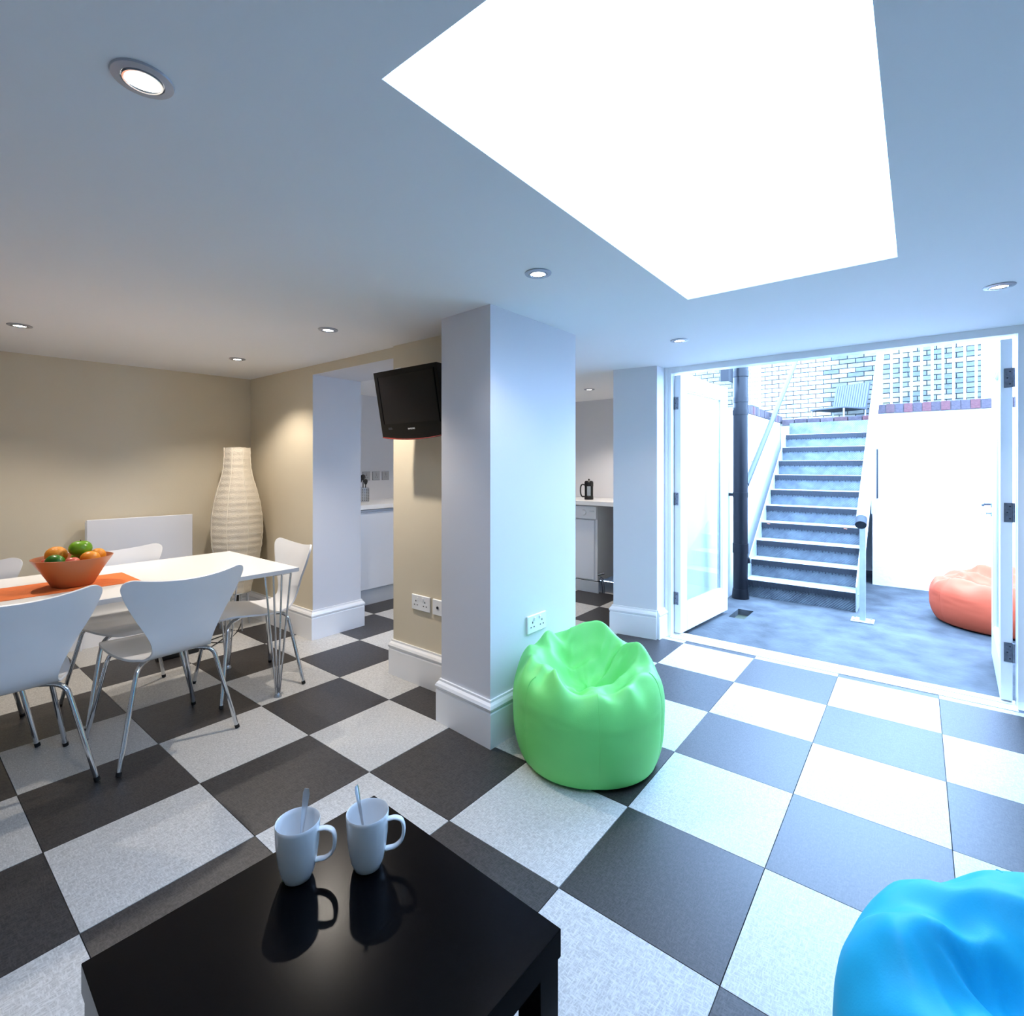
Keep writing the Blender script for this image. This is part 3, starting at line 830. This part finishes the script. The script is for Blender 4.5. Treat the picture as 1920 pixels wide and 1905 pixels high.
sb = bm_new(); SEG, NZ = 48, 110; rings = []
for i in range(NZ + 1):
    z = 0.30 + 1.208 * i / NZ; r0 = lamp_r(z); rr = []
    for k in range(SEG):
        a = 2 * math.pi * k / SEG
        r = r0 + 0.0016 * math.sin(z * 2 * math.pi / 0.052) + 0.0022 * noise.noise(Vector((3 * math.cos(a), 3 * math.sin(a), z * 14))) - 0.004 * (1 - abs(math.cos(4 * a))) 
        rr.append(sb.verts.new((r * math.cos(a), r * math.sin(a), z + 0.004 * noise.noise(Vector((4 * math.cos(a), 4 * math.sin(a), z * 9))))))
    rings.append(rr)
for i in range(NZ):
    for k in range(SEG): sb.faces.new([rings[i][k], rings[i][(k + 1) % SEG], rings[i + 1][(k + 1) % SEG], rings[i + 1][k]])
sh_ = obj('paper_shade', sb, 'paper_lamp', lp, 180)
for k in range(8):
    a = 2 * math.pi * (k + 0.0) / 8
    rbm = bm_new(); add_tube(rbm, [((lamp_r(z) + 0.0015) * math.cos(a), (lamp_r(z) + 0.0015) * math.sin(a), z) for z in [0.302 + 1.204 * j / 30 for j in range(31)]], 0.0028, 6); obj('paper_rib', rbm, 'paper_rib', sh_)
bb = bm_new(); add_tube(bb, [Vector((0.106 * math.cos(a * math.pi / 12), 0.106 * math.sin(a * math.pi / 12), 0.30)) for a in range(24)], 0.004, 8, closed=True)
add_tube(bb, [(-0.106, 0, 0.30), (0.106, 0, 0.30)], 0.004, 8); obj('base_ring', bb, 'steel', lp, 40)
pb = bm_new(); add_tube(pb, [(0, 0, 0.22), (0, 0, 0.42)], 0.014, 10); obj('lamp_holder', pb, 'black_plastic', lp, 40)
for k in range(3):
    a = 2 * math.pi * k / 3 + 0.4
    lb = bm_new(); add_tube(lb, [(0.02 * math.cos(a), 0.02 * math.sin(a), 0.295), (0.10 * math.cos(a), 0.10 * math.sin(a), 0.29), (0.13 * math.cos(a), 0.13 * math.sin(a), 0.0)], 0.006, 8); obj('leg', lb, 'steel', lp, 40)
cb3 = bm_new(); add_tube(cb3, smooth_path([(0.0, -0.0, 0.225), (0.02, -0.05, 0.10), (-0.05, -0.12, 0.006), (-0.22, -0.30, 0.006), (-0.30, -0.20, 0.006), (-0.15, -0.16, 0.008), (-0.35, -0.35, 0.006), (-0.48, -0.30, 0.006)]), 0.004, 6); obj('power_cord', cb3, 'rubber', lp, 60)
tag(obj('power_strip', box_bm((-0.14, 1.70, 0.001), (0.12, 1.755, 0.04), 0.004), 'black_plastic'), 'black power strip on the floor under the end chair', 'power strip')

# ------------------------------------------------------------------ dining table
tb_ = thing('dining_table', 'long white dining table on chrome rod legs', 'table', (-0.72, 0.912, 0))
TX0, TX1, TY0, TY1 = -0.93, 0.915, -0.463, 0.463
obj('tabletop', box_bm((TX0, TY0, 0.736), (TX1, TY1, 0.76), 0.0015), 'table_white', tb_)
ed = bm_new(); add_box(ed, (TX0 + 0.001, TY0 - 0.0012, 0.7365), (TX1 - 0.001, TY0, 0.7585)); add_box(ed, (TX0 + 0.001, TY1, 0.7365), (TX1 - 0.001, TY1 + 0.0012, 0.7585))
add_box(ed, (TX1, TY0, 0.7365), (TX1 + 0.0012, TY1, 0.7585)); add_box(ed, (TX0 - 0.0012, TY0, 0.7365), (TX0, TY1, 0.7585)); obj('edge_band', ed, 'table_edge', tb_)
for x, y in ((0.837, -0.368), (0.837, 0.306), (-0.85, -0.368), (-0.85, 0.306)):
    lgb = bm_new()
    for dx in (-1, 1):
        for dy in (-1, 1):
            add_tube(lgb, [(x + dx * 0.052, y + dy * 0.052, 0.726), (x + dx * 0.046, y + dy * 0.046, 0.64), (x + dx * 0.0065, y + dy * 0.0065, 0.02)], 0.0058, 10)
    for dy in (-1, 1): add_tube(lgb, [(x - 0.052, y + dy * 0.052, 0.728), (x + 0.052, y + dy * 0.052, 0.728)], 0.0058, 10)
    lo_ = obj('leg', lgb, 'chrome', tb_, 40)
    fb2 = bm_new(); add_lathe(fb2, [(0.0, 0), (0.022, 0), (0.022, 0.008), (0.014, 0.022), (0.0, 0.024)], 18, (x, y, 0)); obj('glide_foot', fb2, 'steel', lo_, 40)
    mp = box_bm((x - 0.062, y - 0.062, 0.7315), (x + 0.062, y + 0.062, 0.736)); obj('mounting_plate', mp, 'steel', lo_)

ru = bm_new(); add_box(ru, (-1.55, 0.75, 0.7602), (-0.5, 1.08, 0.7622))
tag(obj('table_runner', ru, 'runner_orange'), 'orange fabric runner lying along the white dining table', 'table runner')

# ------------------------------------------------------------------ fruit bowl
BXY = (-0.745, 0.90); BZ = 0.7625
bw = bm_new(); add_lathe(bw, [(0.0, 0.0), (0.075, 0.0), (0.082, 0.004), (0.120, 0.075), (0.157, 0.135), (0.160, 0.141), (0.156, 0.142), (0.150, 0.134), (0.114, 0.075), (0.074, 0.010), (0.0, 0.010)], 56)
tag(obj('fruit_bowl', bw, 'bowl_amber', None, 40, (BXY[0], BXY[1], BZ)), 'translucent amber bowl full of fruit on the orange runner', 'bowl')


def fruit(name, label, mat, dx, dy, dz, r, sc=(1, 1, 1), rz=0.0, stalk=True, group='fruit in the amber bowl'):
    e = thing(name, label, 'fruit', (BXY[0] + dx, BXY[1] + dy, BZ + dz), rz, group)
    bm = bm_new(); prof = []
    for i in range(13):
        t = math.pi * i / 12
        rr = r * math.sin(t); z = -r * math.cos(t)
        if stalk: z -= 0.12 * r * math.exp(-((t - math.pi) / 0.45) ** 2)
        prof.append((max(rr, 0), z))
    prof[0] = (0, prof[0][1]); prof[-1] = (0, prof[-1][1])
    add_lathe(bm, prof, 20); bmesh.ops.transform(bm, matrix=Matrix.Diagonal((sc[0], sc[1], sc[2], 1)), verts=list(bm.verts))
    obj('flesh', bm, mat, e, 180)
    if stalk:
        sb2 = bm_new(); add_tube(sb2, [(0, 0, r * sc[2] * 0.86), (0.002, 0.001, r * sc[2] * 1.02)], 0.002, 6); obj('stalk', sb2, 'stalk', e)
    return e


Rv = Vector((0.622, -0.783, 0)); Fv = Vector((0.783, 0.622, 0))


def RF(r, f): v = Rv * r + Fv * f; return v.x, v.y


FR = [('orange', 'whole orange at the left rim of the amber bowl', 'orange_peel', (-0.086, 0.002, 0.148), 0.044, (1.04, 1.04, 0.98), 0.3, False),
      ('green_apple', 'pale green apple on top of the fruit pile', 'apple_green', (0.012, 0.030, 0.178), 0.045, (1.08, 1.06, 0.92), 0.6, True),
      ('lime', 'dark green fruit at the front of the bowl rim', 'lime_green', (-0.016, -0.084, 0.132), 0.036, (1.15, 0.95, 0.9), -0.9, False),
      ('red_apple', 'small red apple at the front of the bowl', 'apple_red', (0.064, -0.078, 0.130), 0.026, (1.1, 1, 0.9), 0, True),
      ('mango', 'yellow orange mango lying on the right side of the bowl', 'mango', (0.087, -0.002, 0.134), 0.039, (1.08, 1.0, 0.9), -0.9, False),
      ('red_apple', 'red apple half hidden below the orange in the bowl', 'apple_red', (-0.078, -0.064, 0.122), 0.020, (1, 1, 1), 0, True),
      ('orange', 'orange at the back of the amber bowl', 'orange_peel', (0.058, 0.082, 0.136), 0.034, (1, 1, 1), 0, False),
      ('orange', 'orange at the bottom of the amber bowl', 'orange_peel', (-0.020, -0.016, 0.060), 0.038, (1, 1, 1), 0, False),
      ('red_apple', 'red apple deep in the amber bowl', 'apple_red', (0.050, -0.016, 0.056), 0.029, (1, 1, 1), 0, True),
      ('green_apple', 'green apple deep at the back of the amber bowl', 'apple_green', (-0.042, 0.080, 0.118), 0.032, (1, 1, 1), 0, True)]
for nm, lab, mat, (r_, f_, z_), rad, sc_, rz_, st_ in FR:
    x, y = RF(r_, f_); fruit(nm, lab, mat, x, y, z_, rad, sc_, rz_, st_)

# ------------------------------------------------------------------ moulded chairs
def shell_mesh():
    # spine (y, z) from the seat front to the top of the back; half width along it, then rounded ends
    spine = [(0.238, 0.446), (0.225, 0.466), (0.16, 0.478), (0.07, 0.470), (-0.03, 0.458), (-0.12, 0.452), (-0.185, 0.462), (-0.225, 0.492), (-0.248, 0.545), (-0.263, 0.61), (-0.284, 0.685), (-0.306, 0.76), (-0.324, 0.82), (-0.332, 0.85)]
    half = [0.196, 0.204, 0.212, 0.216, 0.207, 0.178, 0.146, 0.128, 0.137, 0.166, 0.206, 0.244, 0.266, 0.267]
    sp = smooth_path([(0, y, z) for y, z in spine], 12); hw = [p.x for p in smooth_path([(h, 0, 0) for h in half], 12)]
    L = [0.0]
    for p, q in zip(sp, sp[1:]): L.append(L[-1] + (q - p).length)
    TOT = L[-1]

    def at(d):
        for i in range(len(L) - 1):
            if L[i + 1] >= d:
                t = (d - L[i]) / (L[i + 1] - L[i]); return sp[i].lerp(sp[i + 1], t), hw[i] + (hw[i + 1] - hw[i]) * t
        return sp[-1], hw[-1]
    RF_, RT_ = 0.105, 0.055
    ds = [RF_ * (1 - math.cos(math.pi / 2 * k / 8)) for k in range(8)] + [RF_ + (TOT - RF_ - RT_) * k / 34 for k in range(35)] + [TOT - RT_ + RT_ * math.sin(math.pi / 2 * k / 9) for k in range(1, 10)]
    NU = 16; bm = bm_new(); rows = []
    for d in ds:
        p, h_ = at(min(d, TOT))
        if d < RF_: h_ -= RF_ - math.sqrt(max(0, RF_ ** 2 - (RF_ - d) ** 2))
        if d > TOT - RT_: h_ -= RT_ - math.sqrt(max(0, RT_ ** 2 - (d - TOT + RT_) ** 2))
        t = d / TOT
        back = max(0.0, min(1.0, (p.z - 0.50) / 0.15)) if t > 0.5 else 0.0
        row = []
        for k in range(NU + 1):
            u = math.sin(math.pi / 2 * (-1 + 2 * k / NU)); x = h_ * u; ux = x / 0.247
            dy = back * 0.045 * ux * ux                                   # the back curves round the sitter
            dz = 0.012 * ux * ux if t < 0.5 else 0.0                      # the seat dishes slightly
            if t > 0.80: dz += (t - 0.80) / 0.20 * (0.030 * ux * ux - 0.016)
            row.append(bm.verts.new((x, p.y + dy, p.z + dz)))
        rows.append(row)
    for i in range(len(rows) - 1):
        for k in range(NU): bm.faces.new([rows[i][k], rows[i][k + 1], rows[i + 1][k + 1], rows[i + 1][k]])
    return mesh_of(bm, 'chair_white', 180)


def make_chair():
    e = thing('dining_chair', 'x', 'chair')
    s_ = obj('seat_shell', shell_mesh(), None, e)
    md = s_.modifiers.new('thickness', 'SOLIDIFY'); md.thickness = 0.011; md.offset = 0
    md = s_.modifiers.new('round', 'BEVEL'); md.width = 0.003; md.segments = 2; md.limit_method = 'ANGLE'
    hub = bm_new(); add_lathe(hub, [(0.0, 0.436), (0.065, 0.436), (0.07, 0.440), (0.07, 0.447), (0.0, 0.447)], 24, (0, 0.0, 0)); obj('under_seat_plate', hub, 'chrome', e, 40)
    for sx in (-1, 1):
        for sy in (-1, 1):
            fx, fy = (0.245, 0.232) if sy > 0 else (0.255, -0.232)
            lb = bm_new()
            path = smooth_path([(sx * 0.02, sy * 0.03, 0.437), (sx * 0.09, sy * 0.10, 0.438), (sx * 0.140, sy * 0.150, 0.435), (sx * 0.166, sy * 0.172, 0.412), (sx * (0.178 + 0.0), sy * 0.180, 0.370)], 5)
            path.append(Vector((sx * fx, fy, 0.010)))
            add_tube(lb, path, 0.0102, 12); l_ = obj('leg', lb, 'chrome', e, 60)
            fb3 = bm_new(); d = (Vector((sx * fx, fy, 0.010)) - Vector((sx * 0.178, sy * 0.18, 0.37))).normalized(); p = Vector((sx * fx, fy, 0.010))
            add_tube(fb3, [p - d * 0.010, p + d * 0.007], 0.0113, 12); obj('foot_cap', fb3, 'rubber', l_, 40)
    return e


ch = make_chair()
CH = [((-0.462, 0.572), 3.5, 'white moulded chair seen from behind at the middle of the near table side'),
      ((-1.028, 0.590), 1.0, 'white moulded chair cut by the photo edge in front of the fruit bowl'),
      ((-0.450, 1.148), 181.5, 'white moulded chair on the radiator side of the table behind the fruit bowl'),
      ((-1.118, 1.156), 180.0, 'white moulded chair on the far side at the photo edge, only its shoulder showing'),
      ((0.092, 0.862), 85.5, 'white moulded chair at the end of the table below the kitchen opening')]
for i, ((x, y), a, lab) in enumerate(CH):
    c = ch if i == 0 else copy_tree(ch)
    c.location = (x, y, 0.0); c.rotation_euler = (0, 0, math.radians(a))
    c['label'] = lab; c['category'] = 'chair'; c['group'] = 'white chairs around the dining table'

# ------------------------------------------------------------------ coffee table and mugs
ct = thing('coffee_table', 'low square black coffee table with two mugs on it', 'coffee table', (-0.838, -1.533, 0), math.radians(-2.0))
H_ = 0.313
obj('tabletop', box_bm((-H_, -H_, 0.395), (H_, H_, 0.45), 0.0012), 'lack_black', ct)
for sx in (-1, 1):
    for sy in (-1, 1):
        obj('leg', box_bm((sx * (H_ - 0.032) - 0.028, sy * (H_ - 0.032) - 0.028, 0), (sx * (H_ - 0.032) + 0.028, sy * (H_ - 0.032) + 0.028, 0.395), 0.001), 'lack_black', ct)


def mug(label, loc, rotz, lean):
    e = thing('mug', label, 'mug', loc, rotz, 'white mugs on the coffee table')
    bm = bm_new()
    outer = [(0.0, 0.0), (0.026, 0.0), (0.030, 0.003), (0.036, 0.020), (0.0415, 0.050), (0.0450, 0.085), (0.0468, 0.125), (0.0470, 0.1335)]
    inner = [(0.0462, 0.135), (0.0445, 0.133), (0.0438, 0.122), (0.042, 0.085), (0.0385, 0.050), (0.033, 0.022), (0.024, 0.008), (0.0, 0.007)]
    add_lathe(bm, outer + inner, 48)
    e.scale = (1, 1, 0.92)
    obj('cup', bm, 'ceramic', e, 60)
    hb2 = bm_new(); pts = smooth_path([(0.0455, 0, 0.113), (0.062, 0, 0.115), (0.076, 0, 0.108), (0.081, 0, 0.088), (0.077, 0, 0.062), (0.062, 0, 0.045), (0.0405, 0, 0.040)], 5)
    # flat strap handle
    seg = 10; rings = []
    for i, p in enumerate(pts):
        a = pts[max(0, i - 1)]; c_ = pts[min(len(pts) - 1, i + 1)]; t = (c_ - a).normalized(); nrm = Vector((t.z, 0, -t.x))
        rings.append([hb2.verts.new(p + nrm * 0.0042 * math.cos(k * 2 * math.pi / seg) + Vector((0, 1, 0)) * 0.0082 * math.sin(k * 2 * math.pi / seg)) for k in range(seg)])
    for A_, B_ in zip(rings, rings[1:]):
        for k in range(seg): hb2.faces.new([A_[k], A_[(k + 1) % seg], B_[(k + 1) % seg], B_[k]])
    hb2.faces.new(rings[0]); hb2.faces.new(rings[-1][::-1])
    obj('handle', hb2, 'ceramic', e, 60)
    return e


def spoon(label, loc, tip, rz):
    """bowl rests in the mug bottom, handle leans on the rim; loc = mug base, tip = handle end relative to it"""
    e = thing('teaspoon', label, 'spoon', loc, rz, 'teaspoons in the mugs')
    a = Vector((-tip.x * 0.12, -tip.y * 0.12, 0.012)); b = tip
    d = (b - a).normalized(); s1 = d.cross(Vector((0, 0, 1))).normalized(); n1 = s1.cross(d)
    bm = bm_new(); rings = []; N = 18
    for i in range(N + 1):
        t = i / N
        wv = 0.0125 * math.sin(math.pi * min(1, t / 0.26)) if t < 0.22 else 0.0028 + 0.0062 * max(0, (t - 0.30) / 0.70) ** 1.1
        wv = max(wv, 0.0022) if t < 0.97 else 0.0055
        p = a + (b - a) * t
        rings.append([bm.verts.new(p + s1 * wv * math.cos(k * math.pi / 4) + n1 * 0.0011 * math.sin(k * math.pi / 4)) for k in range(8)])
    for A_, B_ in zip(rings, rings[1:]):
        for k in range(8): bm.faces.new([A_[k], A_[(k + 1) % 8], B_[(k + 1) % 8], B_[k]])
    bm.faces.new(rings[0][::-1]); bm.faces.new(rings[-1])
    obj('spoon_body', bm, 'steel', e, 60)


ra_ = math.atan2(-0.783, 0.622)
M1 = (-0.7915, -1.332, 0.4502); M2 = (-0.677, -1.427, 0.4502)
mug('white mug nearest the left table edge, its handle shadow on the black top', M1, ra_ + 0.05, 0)
mug('white mug standing at the far corner of the black coffee table', M2, ra_ + 0.10, 0)
spoon('steel teaspoon standing in the mug nearest the left table edge', M1, Vector((0.032, 0.018, 0.172)), 0)
spoon('steel teaspoon standing in the mug at the far table corner', M2, Vector((-0.012, 0.026, 0.178)), 0)

# ------------------------------------------------------------------ bean bags
def beanbag(name, label, mat, loc, r, h, rotz, seed, flat=1.0, back_rise=0.10, dent=0.12, panels=6, top=0.60, squash=(1, 1)):
    e = thing(name, label, 'bean bag', loc, rotz)
    bm = bm_new(); NA, NT = 96, 64; rings = []; S = seed * 13.7
    prof = smooth_path([(0.0, 0, 0.0), (0.45, 0, 0.0), (0.84, 0, 0.015), (0.935, 0, 0.10), (0.99, 0, 0.28), (1.0, 0, 0.50), (0.985, 0, 0.70), (0.92, 0, 0.87), (0.80, 0, 0.975), (0.64, 0, 1.0), (0.46, 0, 0.955), (0.30, 0, 0.90), (0.14, 0, 0.86), (0.0, 0, 0.85)], 5)

    def point(i, a):
        p = prof[i]; t = i / (len(prof) - 1); rr = p.x; z = p.z
        up = max(0.0, min(1.0, (t - 0.42) / 0.25))                       # 0 on the side wall, 1 on the top
        ca, sa = math.cos(a), math.sin(a)
        wob = noise.noise(Vector((1.3 * ca + S, 1.3 * sa, z * 1.4)))
        fold = noise.noise(Vector((3.3 * ca * rr + 2 * S, 3.3 * sa * rr, 0.7 * ca)))
        crease = 1 - 2.4 * abs(noise.noise(Vector((2.3 * ca * rr + S, 2.3 * sa * rr + 0.8 * ca, S))))
        rad = noise.noise(Vector((2.2 * ca + S, 2.2 * sa, 5.0)))
        lines = noise.noise(Vector((3.0 * ca + S, 3.0 * sa, z * 22)))
        seam = abs(math.sin(panels * a / 2)) ** 0.3
        side = 1 - up
        R_ = rr * (1 + 0.022 * wob) * (0.988 + 0.012 * seam)
        R_ += 0.010 * lines * rr * max(0.0, 1 - abs(z - 0.55) / 0.30) * side
        R_ += rr * up * 0.05 * fold * min(1.0, rr * 2)
        zz = z
        zz += up * back_rise * ca * (0.35 + 0.65 * rr)                   # rises towards local +x, the back
        if t > 0.60: zz -= dent * max(0.0, 1 - (rr / 0.66) ** 2)
        sharp = 1 - 3.2 * abs(noise.noise(Vector((3.6 * ca * rr + 3 * S, 3.6 * sa * rr - 0.9 * sa, 2.2))))
        zz += up * min(1.0, rr * 2.0) * 0.035 * max(-0.6, sharp)
        zz += up * min(1.0, rr * 2.2) * (0.10 * fold + 0.10 * (crease - 0.5) + 0.06 * rad)
        return Vector((R_ * r * ca * squash[0], R_ * r * sa * squash[1], max(0.0, zz * h)))
    n = len(prof)
    for i in range(n):
        if i in (0, n - 1): rings.append([bm.verts.new(point(i, 0.0) * 1.0)])
        else: rings.append([bm.verts.new(point(i, 2 * math.pi * k / NA)) for k in range(NA)])
    for i in range(n - 1):
        A_, B_ = rings[i], rings[i + 1]
        for k in range(NA):
            k2 = (k + 1) % NA
            if len(A_) == 1: bm.faces.new([A_[0], B_[k2], B_[k]])
            elif len(B_) == 1: bm.faces.new([A_[k], A_[k2], B_[0]])
            else: bm.faces.new([A_[k], A_[k2], B_[k2], B_[k]])
    o = obj('bag_cover', bm, mat, e, 180)
    md = o.modifiers.new('smooth', 'SUBSURF'); md.levels = 1; md.render_levels = 1
    for k in range(panels):
        a = 2 * math.pi * k / panels
        sb2 = bm_new(); add_tube(sb2, [point(i, a) * 1.0 for i in range(14, n - 26)], 0.0016, 6); obj('seam', sb2, mat, e, 60)
    return e


beanbag('bean_bag', 'bright green slouching bean bag in front of the white pillar', 'bag_green', (0.745, -1.175, 0), 0.356, 0.455, math.radians(38), 1, back_rise=0.15, dent=0.22, squash=(1, 1))
beanbag('bean_bag', 'bright blue bean bag cut off by the lower right corner', 'bag_blue', (-0.10, -2.665, 0), 0.40, 0.44, math.radians(-40), 2, back_rise=0.04, dent=0.10)
beanbag('bean_bag', 'orange bean bag on the yard floor behind the right door', 'bag_orange', (4.66, -2.97, -0.02), 0.49, 0.43, math.radians(-60), 3, back_rise=0.16, dent=0.10)

# ------------------------------------------------------------------ kitchen
def cabinet(label, x0, x1):
    e = thing('base_cabinet', label, 'cabinet', ((x0 + x1) / 2, 1.80, 0), 0, 'white kitchen base cabinets')
    w2 = (x1 - x0) / 2
    obj('carcass', box_bm((-w2 + 0.001, 0.0, 0.15), (w2 - 0.001, 0.585, 0.925)), 'cabinet_white', e)
    obj('door', box_bm((-w2 + 0.002, -0.020, 0.155), (w2 - 0.002, -0.001, 0.905), 0.002), 'cabinet_white', e)
    obj('plinth', box_bm((-w2 + 0.001, 0.0, 0.0), (w2 - 0.001, 0.018, 0.149)), 'plinth_grey', e)
    return e


cabinet('white kitchen cabinet under the utensil pot', 1.25, 1.97)
cabinet('white kitchen cabinet hidden mostly behind the cream pier', 1.972, 2.67)
cabinet('white kitchen cabinet at the corner of the worktop', 2.672, 3.37)
wk = bm_new(); add_prism(wk, [(1.225, 1.755), (3.395, 1.755), (3.395, -0.45), (4.018, -0.45), (4.018, 2.398), (1.225, 2.398)], 0.935, 0.978)
tag(obj('worktop', wk, 'worktop'), 'white L-shaped kitchen worktop', 'worktop')
up_ = bm_new(); add_box(up_, (3.45, -0.44, 0.0), (3.998, -0.42, 0.934)); add_box(up_, (3.98, -0.42, 0.0), (4.0, 0.27, 0.934))
tag(obj('open_bay', up_, 'carcass_dark'), 'dark open bay under the worktop next to the dishwasher', 'cabinet bay')
br2 = bm_new(); add_box(br2, (3.93, -0.41, 0.36), (3.979, 0.26, 0.385)); obj('rail', br2, 'slot_dark', bpy.data.objects['open_bay'])

dw = thing('dishwasher', 'white dishwasher with a round knob under the worktop', 'dishwasher', (3.44, 0.575, 0))
obj('cabinet', box_bm((0.022, -0.298, 0.12), (0.52, 0.298, 0.925), 0.003), 'appliance_white', dw)
obj('door', box_bm((0.0, -0.270, 0.135), (0.021, 0.297, 0.775), 0.004), 'cabinet_white', dw)
cp = obj('control_panel', box_bm((-0.006, -0.298, 0.785), (0.021, 0.298, 0.922), 0.004), 'appliance_white', dw)
kn = bm_new(); add_tube(kn, [(-0.007, -0.15, 0.853), (-0.030, -0.15, 0.853)], [0.031, 0.026], 24); obj('knob', kn, 'socket_white', cp, 40)
bt = bm_new()
for k in range(3): add_box(bt, (-0.0085, -0.23 - 0.022 * k, 0.862), (-0.0055, -0.222 - 0.022 * k, 0.878))
obj('button', bt, 'plinth_grey', cp)
obj('plinth', box_bm((-0.004, -0.322, 0.0), (0.014, 0.298, 0.118), 0.002), 'plinth_grey', dw)
fb4 = bm_new(); add_tube(fb4, [(0.05, -0.315, 0.16), (0.05, -0.34, 0.15), (0.06, -0.35, 0.05), (0.06, -0.35, 0.0)], 0.014, 10); add_tube(fb4, [(0.03, -0.30, 0.19), (0.06, -0.36, 0.21)], 0.012, 8); obj('hose', fb4, 'hinge_steel', dw, 60)

# cafetiere
cf = thing('cafetiere', 'black framed glass coffee maker on the kitchen worktop', 'coffee maker', (3.66, 0.495, 0.978), math.radians(90 + 38))
jb = bm_new(); add_lathe(jb, [(0.0, 0.012), (0.044, 0.012), (0.045, 0.02), (0.045, 0.185), (0.042, 0.185), (0.042, 0.022), (0.0, 0.016)], 32); obj('glass_jug', jb, 'jug_glass', cf, 40)
fr = bm_new(); add_lathe(fr, [(0.0, 0.0), (0.050, 0.0), (0.050, 0.035), (0.0455, 0.040), (0.0455, 0.012), (0.0, 0.011)], 32)
add_lathe(fr, [(0.0455, 0.150), (0.050, 0.150), (0.050, 0.190), (0.0455, 0.190)], 32, closed_prof=True)
for k in range(4):
    a = k * math.pi / 2 + 0.7
    mt2 = Matrix.Rotation(a, 4, 'Z'); add_box(fr, (0.0458, -0.014, 0.03), (0.050, 0.014, 0.16), mt2)
obj('frame', fr, 'black_plastic', cf, 40)
hb3 = bm_new(); add_tube(hb3, smooth_path([(0.048, 0, 0.165), (0.075, 0, 0.168), (0.092, 0, 0.14), (0.092, 0, 0.07), (0.075, 0, 0.035), (0.048, 0, 0.035)]), 0.008, 10); obj('handle', hb3, 'black_plastic', cf, 60)
lb2 = bm_new(); add_lathe(lb2, [(0.0, 0.190), (0.049, 0.190), (0.050, 0.196), (0.040, 0.208), (0.012, 0.212), (0.0, 0.212)], 32); li = obj('lid', lb2, 'black_plastic', cf, 40)
pl = bm_new(); add_lathe(pl, [(0.0, 0.212), (0.004, 0.212), (0.004, 0.219), (0.012, 0.221), (0.012, 0.229), (0.0, 0.232)], 16); obj('plunger_knob', pl, 'black_plastic', li, 40)

# utensil pot
ut = thing('utensil_pot', 'perforated steel pot holding black utensils on the worktop', 'utensil pot', (1.855, 2.17, 0.978))
pb2 = bm_new(); add_lathe(pb2, [(0.0, 0.0), (0.062, 0.0), (0.064, 0.003), (0.064, 0.150), (0.061, 0.150), (0.061, 0.006), (0.0, 0.004)], 32); obj('pot', pb2, 'steel', ut, 40)
hb4 = bm_new()
for rI in range(8):
    for k in range(20):
        a = 2 * math.pi * k / 20; c_ = Vector((0.0641 * math.cos(a), 0.0641 * math.sin(a), 0.018 + rI * 0.0165)); nrm = Vector((math.cos(a), math.sin(a), 0))
        add_tube(hb4, [c_, c_ + nrm * 0.0012], 0.0045, 6)
_s = obj('perforation', hb4, 'slot_dark', ut); _s['kind'] = 'stuff'
for k, (dx, dy, hh, nm, lab) in enumerate(((-0.012, -0.02, 0.25, 'ladle', 'black ladle standing tallest in the steel utensil pot'), (0.02, 0.0, 0.20, 'spatula', 'black spatula standing in the steel utensil pot'), (0.0, 0.025, 0.22, 'slotted_spoon', 'black slotted spoon standing at the back of the utensil pot'))):
    e = thing(nm, lab, 'utensil', (1.855 + dx, 2.17 + dy, 0.984), 0, 'utensils in the steel pot')
    sb3 = bm_new(); add_tube(sb3, [(0, 0, 0), (dx * 0.8, dy * 0.8, hh - 0.03)], 0.005, 8); obj('handle', sb3, 'black_plastic', e, 60)
    hb5 = bm_new(); add_lathe(hb5, [(0.0, -0.03), (0.016, -0.018), (0.026, 0.005), (0.024, 0.022), (0.0, 0.032)], 14, (0, 0, 0))
    bmesh.ops.transform(hb5, matrix=Matrix.Translation((dx * 0.8, dy * 0.8, hh)) @ Matrix.Diagonal((1, 0.35 if k else 0.7, 1.1, 1)), verts=list(hb5.verts)); obj('head', hb5, 'black_plastic', e, 60)
